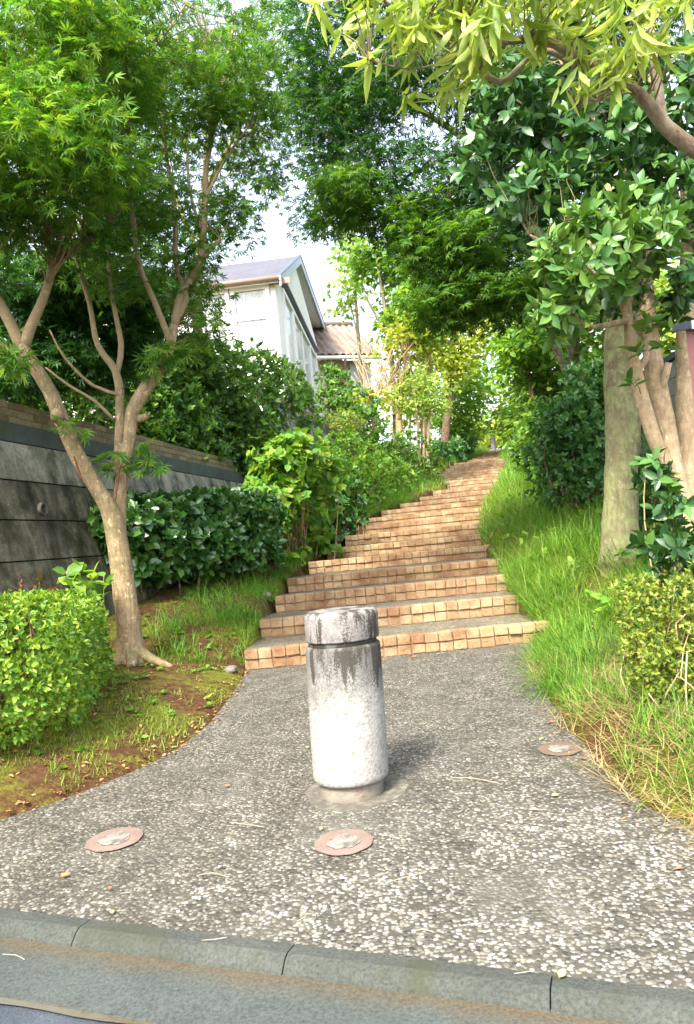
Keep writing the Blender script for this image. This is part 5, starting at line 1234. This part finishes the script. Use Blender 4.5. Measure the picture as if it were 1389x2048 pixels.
shrub('photinia_shrub', 'shrub with reddish young shoots above dark green leaves beside the stairs', 'shrub', P(820, 960, 19.5)[:2],
      [Bp(825, 900, 20, 50, 40, .7), Bp(800, 930, 18.8, 45, 50, .6), Bp(845, 930, 20.6, 38, 35, .6), Bp(780, 890, 18.4, 40, 25, .5)], 460, 7, .11, ELL, L['hedge'], 'ros', (25, 80), 16, .01, None, .7, .4, extra=('red_shoots', 60, L['photinia'], .10))
shrub('dense_shrub', 'rounded bright green shrub at the stair edge between hydrangea and reddish shrub', 'shrub', P(760, 980, 16.8)[:2],
      [Bp(765, 950, 17.0, 48, 50, .5), Bp(735, 980, 15.8, 32, 30, .4), Bp(800, 960, 18.0, 36, 36, .4)], 360, 7, .10, ELL, L['hydrangea'], 'ros', (25, 85), 14, .01, None, .6, .5)
shrub('dark_shrub', 'dark evergreen shrub under the white house bay, left of the pinkish roof', 'shrub', P(690, 830, 19)[:2],
      [Bp(675, 790, 19, 45, 55, .8), Bp(715, 815, 18.5, 45, 50, .8), Bp(655, 760, 19, 25, 35, .6), Bp(730, 850, 18, 45, 40, .8)], 520, 7, .13, ELL, L['hedge'], 'ros', (25, 80), 10, .02)
shrub('round_shrub', 'small clipped olive green round shrub at the upper wall', 'shrub', P(690, 860, 17.2)[:2],
      [Bp(692, 848, 17.2, 34, 30, .4)], 300, 7, .06, ELL, L['azalea_dry'], 'ros', (25, 80), 6, .01, shell=.85)
shrub('dark_shrub', 'low dark bluish green shrub left of the far stairs', 'shrub', P(900, 915, 27.5)[:2],
      [Bp(900, 897, 27.5, 32, 22, .8), Bp(925, 885, 30, 26, 25, .8), Bp(880, 905, 26, 20, 20, .6)], 330, 7, .17, ELL, L['far_dark'], 'ros', (25, 80), 8, .015)
shrub('light_shrub', 'yellow green low shrub touching the stairs below the dark bluish shrub', 'shrub', P(858, 940, 21.4)[:2],
      [Bp(862, 930, 21.8, 26, 18, .5), Bp(846, 945, 20.6, 28, 18, .5)], 150, 7, .12, ELL, L['far_yellow'], 'ros', (25, 80), 8, .01)
# right side shrubs
shrub('dark_shrub', 'large dark evergreen shrub left of the lichen covered trunk', 'shrub', P(1140, 940, 8.8)[:2],
      [Bp(1140, 850, 8.9, 65, 60, .5), Bp(1180, 810, 9.0, 50, 50, .45), Bp(1105, 890, 9.2, 45, 50, .4), Bp(1180, 900, 8.7, 45, 60, .4), Bp(1090, 840, 9.5, 30, 40, .4), Bp(1160, 760, 9.3, 35, 35, .35), Bp(1220, 760, 9.2, 40, 60, .4), Bp(1065, 905, 9.8, 22, 22, .25)], 1050, 7, .085, ELL, L['far_dark'], 'ros', (30, 85), 18, .016, None, .4, .6)
shrub('dark_shrub', 'dark low shrub right of the stairs at the foot of the leaning young tree', 'shrub', P(1062, 900, 15.5)[:2],
      [Bp(1060, 880, 15.5, 28, 30, .6), Bp(1045, 895, 16, 20, 20, .5), Bp(1085, 890, 15, 25, 35, .6)], 300, 7, .12, ELL, L['hedge'], 'ros', (25, 85), 8, .012)
shrub('dark_shrub', 'dark leafy shrub behind the pale stems of the right edge tree', 'shrub', P(1330, 930, 6.6)[:2],
      [Bp(1320, 900, 6.6, 60, 70, .4), Bp(1370, 960, 6.5, 50, 80, .4), Bp(1310, 1010, 6.4, 40, 50, .3)], 330, 7, .09, ELL, L['far_dark'], 'ros', (30, 85), 10, .012)
shrub('ardisia_shrub', 'broad leaved shrub climbing in front of the pale stems right of the lichen trunk', 'shrub', P(1312, 1040, 4.5)[:2],
      [Bp(1315, 960, 4.5, 32, 45, .15), Bp(1335, 1010, 4.45, 30, 35, .15), Bp(1300, 930, 4.5, 18, 18, .1)], 46, 7, .095, ELL, L['osmanthus'], 'ros', (45, 90), 12, .006, TAN)
shrub('ardisia_shrub', 'broad leaved shrub low at the right edge just above the yellowish azalea', 'shrub', P(1350, 1110, 4.0)[:2],
      [Bp(1340, 1090, 4.0, 50, 25, .2), Bp(1390, 1085, 4.0, 40, 40, .2), Bp(1300, 1085, 4.1, 30, 18, .12), Bp(1450, 1080, 4.0, 50, 50, .2)], 60, 7, .10, ELL, L['osmanthus'], 'ros', (50, 95), 12, .006, TAN)
shrub('azalea_bush', 'untidy yellowish azalea bush with bare twigs at the right edge above the dry grass', 'bush', P(1360, 1330, 3.1)[:2],
      [Bp(1340, 1190, 3.25, 90, 45, .22), Bp(1370, 1290, 3.1, 60, 90, .25), Bp(1275, 1175, 3.35, 45, 28, .16), Bp(1440, 1240, 3.1, 90, 120, .3), Bp(1390, 1380, 2.95, 28, 45, .10), Bp(1320, 1300, 3.15, 75, 50, .2), Bp(1270, 1240, 3.25, 42, 50, .15), Bp(1300, 1360, 3.1, 30, 25, .1)], 1500, 6, .024, ELL, L['azalea_dry'], 'ros', (25, 80), 34, .004, BARK_PALE, .6, .7, shell=.15)
# broad leaved saplings behind the clipped azalea
for k, (px, py, Y, nn, mt, sz, lab) in enumerate(((160, 1172, 4.95, 5, 'far_mid', .11, 'taller sapling with large oval leaves above the clipped azalea near the maple trunk'), (190, 1195, 4.9, 3, 'far_mid', .11, 'low sapling with pale oval leaves just left of the maple trunk'), (55, 1185, 5.0, 3, 'red', .07, 'sprout with red young leaves at the far left above the clipped azalea'), (100, 1190, 4.95, 3, 'red', .07, 'sprout with orange red shoots in front of the wall, middle of the azalea top'), (145, 1195, 4.95, 2, 'hydrangea', .1, 'sprout with yellow green leaves above the clipped azalea'))):
    c = P(px, py, Y); rt = thing('sapling', lab, 'sapling', (c[0], c[1], gz(c[0], c[1])))
    tips = np.array([P(px+rnd.uniform(-32, 32), py-rnd.uniform(5, 45), Y+rnd.uniform(-.1, .1)) for _ in range(nn)])
    leaf_mesh('leaves', [rosettes(tips, unit(UP+g3(nn, .35)), 6, sz, OVAL if mt != 'red' else ELL, (30, 85), .2, .08)], L[mt], rt)
    mb = MB()
    for t_ in tips:
        A = np.array([c[0]+rnd.uniform(-.02, .02), c[1], gz(c[0], c[1])-.02]); p_, r_ = resample([A, (A+t_)/2+rng.normal(0, .015, 3), t_], [.006, .005, .003], .05); mb.tube(p_, r_, 5)
    mb.build('stems', BARK_YOUNG, rt, smooth=True)

# ---- right hand block wall and notice board
BLOCK = concrete('grey_block', (.15, .15, .145), (.24, .24, .23), .3, (.09, .10, .07), .4, 7)
bw0 = P(1190, 805, 12.0); bw1 = P(1389, 700, 8.2)
bw = thing('block_wall', 'grey block wall with a dark coping behind the pale stems at the right', 'wall', (float(bw1[0]), float(bw1[1]), .9))
dv = (bw0-bw1)[:2]; Lb = np.linalg.norm(dv); dv /= Lb; nv = np.array([dv[1], -dv[0]]); A3 = np.array([[dv[0], dv[1], 0], [nv[0], nv[1], 0], [0, 0, 1.0]])
zb1 = (bw0[2]+bw1[2])/2
def bpt(t, n, z): return np.array([bw1[0]+dv[0]*t+nv[0]*n, bw1[1]+dv[1]*t+nv[1]*n, z])
mb = MB()
for row in range(10):
    t = -2.2+(.2 if row % 2 else 0)
    while t < Lb+1.5: mb.box(bpt(t+.2, rnd.uniform(-.003, .003), zb1-.16-row*.2), (.196, .07, .096), A3); t += .4
mb.build('blocks', BLOCK, bw, bevel=.005)
mb = MB(); mb.box(bpt(Lb/2-.3, 0, zb1-1.1), (Lb/2+1.85, .062, 1.02), A3); mb.build('mortar', BLOCK, bw)
mb = MB(); mb.box(bpt(Lb/2-.3, 0, zb1-.02), (Lb/2+2.0, .10, .035), A3); mb.build('coping', DARKT, bw, bevel=.006)
PINK = simple_mat('pink_board_paint', (.36, .145, .155), .45, .4, .06, 6, .05); SIL = simple_mat('worn_silver_edge', (.40, .42, .44), .5, .5, .35, 25, .2)
nY = 2.9
n0 = P(1383, 700, nY); nzb = P(1395, 830, nY)[2]; nzt = P(1372, 655, nY)[2]
nb = thing('notice_board', 'pink notice board with a black sloping cap at the right edge', 'notice board', (n0[0]+.3, nY, gz(n0[0]+.3, nY)))
mb = MB(); mb.box((n0[0]+.32, nY, (nzb+nzt)/2), (.32, .03, (nzt-nzb)/2)); mb.build('board', PINK, nb, bevel=.004)
mb = MB(); mb.prism([(n0[0]-.035, nY-.1, nzt-.03), (n0[0]-.035, nY+.06, nzt+.002), (n0[0]-.035, nY+.06, nzt+.03), (n0[0]-.035, nY-.1, nzt-.002)], (.72, 0, 0)); cpo = mb.build('cap', DARKT, nb, bevel=.003)
mb = MB(); mb.box((n0[0]+.325, nY-.104, nzt-.017), (.362, .004, .016)); mb.build('cap_edge', SIL, cpo)
for dx in (.10, .54):
    mb = MB(); mb.box((n0[0]+dx, nY+.055, (nzt+gz(n0[0]+dx, nY)-.2)/2), (.022, .022, (nzt-gz(n0[0]+dx, nY)+.2)/2-.02)); mb.build('post', DARKT, nb)

# ------------------------------------------------------------------ grass, straw, litter
def blades(X, Yc, hgt, w, lean, bend, mat, name, parent=None, zoff=0.0, az=None, segs=3):
    n = len(X); Z = ground(X, Yc)+zoff
    az = rng.uniform(0, 2*np.pi, n) if az is None else az
    d = np.stack([np.cos(az), np.sin(az), np.zeros(n)], 1); s_ = np.stack([-np.sin(az), np.cos(az), np.zeros(n)], 1)
    t = np.linspace(0, 1, segs+1); V = np.zeros((n, 2*segs+1, 3)); B = np.stack([X, Yc, Z-.01], 1)
    th0 = lean; 
    pos = B.copy(); k = 0
    for i in range(segs+1):
        ww = w*(1-t[i])**.7*.5
        if i < segs:
            V[:, k] = pos-s_*ww[:, None]; V[:, k+1] = pos+s_*ww[:, None]; k += 2
        else: V[:, k] = pos
        th = th0+bend*(t[i]+.15)
        pos = pos+(d*np.sin(th)[:, None]+UP*np.cos(th)[:, None])*(hgt/segs)[:, None]
    T = []
    for i in range(segs-1): T += [(2*i, 2*i+1, 2*i+3), (2*i, 2*i+3, 2*i+2)]
    T.append((2*segs-2, 2*segs-1, 2*segs))
    T = np.array(T)[None]+(np.arange(n)*(2*segs+1))[:, None, None]
    return mesh_np(name, V.reshape(-1, 3), T.reshape(-1, 3), mat)
def edge_sample(n, side, y0, y1, d0, d1, power=1.0, ypow=1.0):
    """points beside the stairs: d metres outside the right (+1) or left (-1) edge"""
    y = y0+(y1-y0)*rng.random(n)**ypow; d = d0+(d1-d0)*rng.random(n)**power
    PL = np.array([p for p in (RPL if side > 0 else LPL)[1:]]); o = np.argsort(PL[:, 1]); ex_ = np.interp(y, PL[o, 1], PL[o, 0])
    return ex_+side*d, y
def tufts(x, y, per, hgt, w, mat, name, spread=.035, lean=.35, bend=(.5, 2.2), segs=4):
    """grass grows in tufts: blades fan out of a crown and arch over"""
    n = len(x); i = np.repeat(np.arange(n), per); k = len(i)
    az = rng.uniform(0, 2*np.pi, k); r = np.abs(rng.normal(0, spread, k))
    X = x[i]+r*np.cos(az); Y = y[i]+r*np.sin(az)
    return blades(X, Y, np.broadcast_to(hgt, (n,))[i]*rng.uniform(.45, 1.15, k), rng.uniform(w*.55, w*1.2, k), np.abs(rng.normal(0, lean, k))+.05, rng.uniform(bend[0], bend[1], k), mat, name, az=az+rng.normal(0, .5, k), segs=segs)
# right bank, lush
x, y = edge_sample(3600, 1, 4.7, 16, -.02, 2.7, 1.0, 1.35)
cl = sn(x, y, 3.1, 4)+.6*sn(x, y, 8, 2)
keep = (cl > -.95+.3*rng.random(len(x))) & ~inside(x, y, POLY); x, y, cl = x[keep], y[keep], cl[keep]
ne = np.clip((x-XR(y))/.5, .5, 1)
tag(tufts(x, y, 17, np.clip((.35+.14*cl)*ne, .12, .62), .009, GRASS, 'grass', .05), 'lush green grass on the bank right of the stairs', 'grass', kind='stuff')
x, y = edge_sample(1500, 1, 4.7, 14, 0, 2.6, 1.0, 1.3); keep = ~inside(x, y, POLY); x, y = x[keep], y[keep]
tag(tufts(x, y, 7, rng.uniform(.25, .6, len(x)), .006, GRASS_Y, 'grass', .05), 'yellowing grass stems among the lush bank grass', 'grass', kind='stuff')
nw = 170; x, y = edge_sample(nw, 1, 4.4, 12, .15, 2.5); keep = ~inside(x, y, POLY); x, y = x[keep], y[keep]; nw = len(x); z = ground(x, y)+rng.uniform(.10, .3, nw)
tag(leaf_mesh('weeds', [rosettes(np.stack([x, y, z], 1), np.tile(UP, (nw, 1))+g3(nw, .3), 8, .075, OVAL, (50, 95), .3, .05)], L['hydrangea'], None), 'broad leaved weeds growing through the bank grass on the right', 'weeds', kind='stuff')
x, y = edge_sample(620, 1, 4.3, 12, .0, 2.5); keep = (sn(x, y, 3.7, 9) > -.2) & ~inside(x, y, POLY); x, y = x[keep], y[keep]
tag(tufts(x, y, 11, rng.uniform(.16, .34, len(x)), .0045, STRAW, 'dry_grass', .06, .9), 'dead straw blades among the bank grass', 'dry grass', kind='stuff')
x, y = edge_sample(700, 1, 4.0, 7.2, -.06, .35, 1.0, 1.0)
tag(tufts(x, y, 14, rng.uniform(.14, .32, len(x)), .006, GRASS, 'grass', .04, .5), 'grass hanging over the right ends of the lowest steps', 'grass', kind='stuff')
# upper banks
x, y = edge_sample(15000, 1, 16, 44, -.05, 2.6); x2, y2 = edge_sample(15000, -1, 14, 44, -.05, 2.2)
x = np.concatenate([x, x2]); y = np.concatenate([y, y2])
tag(blades(x, y, rng.uniform(.12, .38, len(x)), rng.uniform(.008, .018, len(x)), rng.uniform(0, .5, len(x)), rng.uniform(.3, 1.5, len(x)), GRASS, 'grass', segs=2), 'green grass along the upper stairs', 'grass', kind='stuff')
# right foreground: green tufts between straw
x, y = edge_sample(1900, 1, 2.0, 5.0, .03, 1.6)
cl = sn(x, y, 4.3, 7)+.5*sn(x, y, 13, 3); keep = (cl < -.25+.5*rng.random(len(x))+.5*np.clip(y-3.1, 0, 1.5)) & ~inside(x, y, POLY); x, y = x[keep], y[keep]
tag(tufts(x, y, 15, rng.uniform(.09, .24, len(x)), .0055, GRASS, 'grass', .035, .45, (.4, 1.9)), 'short green grass tufts in the foreground right of the paving', 'grass', kind='stuff')
x, y = edge_sample(13000, 1, 1.9, 4.7, -.06, 1.5); cl = sn(x, y, 4.3, 7)+.5*sn(x, y, 13, 3); disc = G(1120, 1500); keep = (cl > -.5+.45*np.clip(y-3.5, 0, 1)) & (np.hypot(x-disc[0], y-disc[1]) > .17); x, y = x[keep], y[keep]
ih = np.where(inside(x, y, POLY), .066, .0)
tag(blades(x, y, rng.uniform(.08, .24, len(x)), rng.uniform(.002, .0045, len(x)), rng.uniform(.95, 1.5, len(x)), rng.uniform(-.1, .4, len(x)), STRAW, 'dry_grass', zoff=ih+rng.uniform(0, .05, len(x))), 'straw coloured cut grass lying along the right edge of the paving', 'dry grass', kind='stuff')
# left edge of the stairs
x, y = edge_sample(2100, -1, 5.4, 17, -.14, .75, 1.5); cl = sn(x, y, 6.1, 1)+.5*sn(x, y, 13, 2)
keep = (cl > -.1-.10*(y-6)) & ~inside(x, y, POLY); x, y = x[keep], y[keep]
tag(tufts(x, y, 14, rng.uniform(.10, .30, len(x)), .006, GRASS, 'grass', .04, .4), 'grass tufts along the left edge of the stairs', 'grass', kind='stuff')
# mossy bank: very short sparse blades
x, y = edge_sample(34000, -1, 3.2, 6.6, .02, 1.3, 1.0); cl = sn(x, y, 2.9, 5)+.8*sn(x, y, 9, 2)+.5*sn(x, y, 21, 3)
keep = (cl > -.05) & ~inside(x, y, POLY) & (y > 3.0); x, y = x[keep], y[keep]
tag(blades(x, y, rng.uniform(.02, .075, len(x)), rng.uniform(.0025, .005, len(x)), rng.uniform(.2, 1.1, len(x)), rng.uniform(.2, 1.3, len(x)), GRASS_Y, 'grass'), 'sparse short grass on the mossy left bank', 'grass', kind='stuff')
# small weeds on the left bank
nw = 80; x, y = edge_sample(nw, -1, 3.1, 7.2, .05, .9); z = ground(x, y)+.015
g = rosettes(np.stack([x, y, z], 1), np.tile(UP, (nw, 1))+g3(nw, .2), 7, .036, OVAL, (50, 90), .3, .01)
o = leaf_mesh('weeds', [g], L['hydrangea'], None); tag(o, 'small broad leaved weeds scattered over the left bank', 'weeds', kind='stuff')
# leaf litter and straw crumbs
def lit(n, side, y0, y1, d0, d1, size, mat, nm, lab, tm=ELL, p=1.0):
    x, y = edge_sample(n, side, y0, y1, d0, d1, p); inn = inside(x, y, POLY)
    z = np.where(inn, pave_z(y)+.006, ground(x, y)+.008); C = np.stack([x, y, z], 1); D = g3(n); D[:, 2] *= .12
    g = leaf_geo(C, D, UP+g3(n, .25), size*rng.uniform(.4, 1.2, n), tm); tag(leaf_mesh(nm, [g], mat, None), lab, 'leaf litter', kind='stuff')
lit(700, -1, 2.6, 7.6, -.0, 1.6, .034, LITTER, 'leaf_litter', 'brown leaf litter and bark crumbs on the soil of the left bank')
lit(260, -1, 3.0, 5.5, -.04, .10, .028, LITTER, 'leaf_litter', 'brown litter gathered along the left rim of the paving')
lit(160, 1, 2.0, 4.6, -.15, .7, .034, LITTER, 'leaf_litter', 'brown litter among the dry grass on the right')
# single fallen leaves and twigs on the paving and in the gutter
def kz(p):          # height of the road side surfaces
    rd = (p[0]-kA[0])*kn[0]+(p[1]-kA[1])*kn[1]; zk = pave_z(p[1]+ (-rd)*kn[1]*0)
    return zk+(.006 if rd < 0 else .008 if rd < .06 else -.008 if rd < .1 else -.026)
LFM = {c: leaf_mat('fallen_leaf_'+c, [v, v], .1, .6, .2) for c, v in (('orange', (.42, .17, .06)), ('red', (.40, .12, .07)), ('yellow', (.48, .40, .12)), ('tan', (.45, .30, .15)), ('pale', (.52, .48, .30)))}
for (px, py, colr, s_, an, lab) in ((121, 1759, 'orange', .030, .4, 'orange brown fallen leaf on the paving near the kerb at the far left'), (217, 1785, 'red', .018, 1.2, 'tiny red fallen leaf on the paving right of the orange one'), (226, 1834, 'yellow', .022, 2.0, 'yellowish fallen leaf at the rim of the kerb'), (1104, 1597, 'yellow', .028, .2, 'yellow green fallen leaf on the pebbles below the brown ground cap'), (1075, 1626, 'tan', .026, 2.4, 'tan curled leaf on the white pebbles right of the bollard'), (826, 1316, 'orange', .030, .1, 'orange leaf lying at the foot of the lowest step'), (1120, 1966, 'tan', .030, .9, 'tan crumpled leaf on the kerb at the lower right'),
        (615, 1500, 'tan', .028, 1.6, 'tan leaf on the paving close to the left side of the bollard'), (450, 1577, 'red', .024, .3, 'small reddish leaf on the paving below the mossy bank'), (1100, 1448, 'red', .026, .0, 'reddish leaf on the pebbles just above the brown ground cap'), (681, 1765, 'pale', .018, 1.0, 'pale dry leaf below the ground cap in front of the bollard'), (437, 1742, 'pale', .016, 1.0, 'small pale leaf on the kerb rim, left half'), (640, 1664, 'tan', .02, 1.0, 'brown crumb leaf on the rim of the front ground cap')):
    c = G(px, py); c[2] = kz(c)+.004
    D = np.array([[math.cos(an), math.sin(an), .1]]); V, T = leaf_geo(c[None], D, np.array([[.1, -.2, 1.0]]), np.array([s_]), OVAL)
    tag(mesh_np('fallen_leaf', V, T, LFM[colr]), lab, 'fallen leaf', 'single fallen leaves on paving and kerb')
STK = bark_mat('dry_twig', (.40, .31, .20), (.55, .45, .32), None, bstr=.1)
for (pts, w, lab) in (([(975, 2040), (1010, 2028), (1048, 2036)], 2.2, 'pale forked twig in the gutter at the bottom edge'), ([(835, 1868), (850, 1866), (868, 1872)], 2, 'short pale twig on the kerb, right half'), ([(775, 1772), (815, 1760), (850, 1752)], 1.6, 'long thin straw on the pebbles in front of the bollard'), ([(905, 1560), (950, 1562), (1000, 1572)], 1.6, 'thin straw on the pebbles right of the bollard foot'), ([(460, 1650), (500, 1655), (530, 1660)], 1.6, 'thin curved straw left of the front ground cap'), ([(395, 1758), (425, 1752), (455, 1760)], 1.6, 'thin bent straw at the kerb rim, left half'),
                      ([(5, 1892), (30, 1893), (48, 1902)], 2, 'curled pale straw in the gutter at the left edge'), ([(1030, 1958), (1050, 1955), (1068, 1952)], 2, 'short pale straw on the kerb rim at the right'), ([(595, 1850), (610, 1842), (620, 1830)], 1.5, 'short upright straw piece near the kerb middle'), ([(405, 1890), (430, 1888), (455, 1884)], 1.8, 'brown straw lying on the kerb, left half')):
    pp = []
    for a, b in pts:
        c = G(a, b); c[2] = kz(c)+.004; pp.append(c)
    p_, r_ = resample(pp, [w*pp[0][1]/F*.32]*3, .02); mb = MB(); mb.tube(p_, r_, 5)
    tag(mb.build('twig', STK, None, smooth=True), lab, 'twig', 'dry twigs and straws on the paving')
# stones by the lowest step
STONE = concrete('field_stone', (.10, .09, .08), (.17, .155, .135), .3, None, 0, 16)
for (px, py, Y, s_, lab) in ((460, 1325, 5.3, .045, 'small grey stone beside the left end of the lowest step'), (1120, 1165, 7.2, .04, 'small stone in the grass right of the stairs'), (528, 1160, 7.4, .05, 'small ochre stone in the grass left of the stairs')):
    c = P(px, py, Y); bm = bmesh.new(); bmesh.ops.create_icosphere(bm, subdivisions=3, radius=1)
    for v in bm.verts:
        n_ = 1+.16*math.sin(v.co.x*3+px)+.14*math.sin(v.co.y*4+py)+.08*math.sin(v.co.z*6+v.co.x*5); v.co = Vector((v.co.x*n_*s_*1.3, v.co.y*n_*s_, v.co.z*n_*s_*.6))
    me = bpy.data.meshes.new('stone'); bm.to_mesh(me); bm.free(); me.materials.append(STONE)
    for pl in me.polygons: pl.use_smooth = True
    tag(link(bpy.data.objects.new('stone', me), None, (c[0], c[1], gz(c[0], c[1])+s_*.25)), lab, 'stone')

# ------------------------------------------------------------------ light
SUN_EL, SUN_AZ = rad(50), rad(208)       # azimuth clockwise from +Y: behind the camera, to the left
sd = Vector((math.sin(SUN_AZ)*math.cos(SUN_EL), math.cos(SUN_AZ)*math.cos(SUN_EL), math.sin(SUN_EL)))
sl_ = bpy.data.lights.new('sun', 'SUN'); sl_.energy = 2.0; sl_.angle = rad(14); sl_.color = (1, .92, .79)
so = bpy.data.objects.new('sun', sl_); COL.objects.link(so); so.rotation_euler = sd.to_track_quat('Z', 'Y').to_euler()
w = bpy.data.worlds.new('World'); S.world = w; w.use_nodes = True
nt = w.node_tree; nt.nodes.clear()
sk = nt.nodes.new('ShaderNodeTexSky'); sk.sky_type = 'NISHITA'; sk.sun_disc = False; sk.sun_elevation = SUN_EL; sk.sun_rotation = SUN_AZ
sk.air_density = 1.0; sk.dust_density = 4.0; sk.ozone_density = 1.0
bg = nt.nodes.new('ShaderNodeBackground'); bg.inputs[1].default_value = .15
ow = nt.nodes.new('ShaderNodeOutputWorld'); hs = nt.nodes.new('ShaderNodeHueSaturation'); hs.inputs['Saturation'].default_value = .55; nt.links.new(sk.outputs[0], hs.inputs['Color']); nt.links.new(hs.outputs[0], bg.inputs[0]); nt.links.new(bg.outputs[0], ow.inputs[0])
S.view_settings.view_transform = 'Standard'; S.view_settings.look = 'None'; S.view_settings.gamma = 1
S.view_settings.exposure = 2.38
try:
    cy = S.cycles; cy.max_bounces = 12; cy.diffuse_bounces = 6; cy.glossy_bounces = 2; cy.transmission_bounces = 8; cy.transparent_max_bounces = 6
    cy.use_denoising = True; cy.denoiser = 'OPENIMAGEDENOISE'; cy.caustics_reflective = False; cy.caustics_refractive = False; cy.sample_clamp_indirect = 6
except Exception: pass
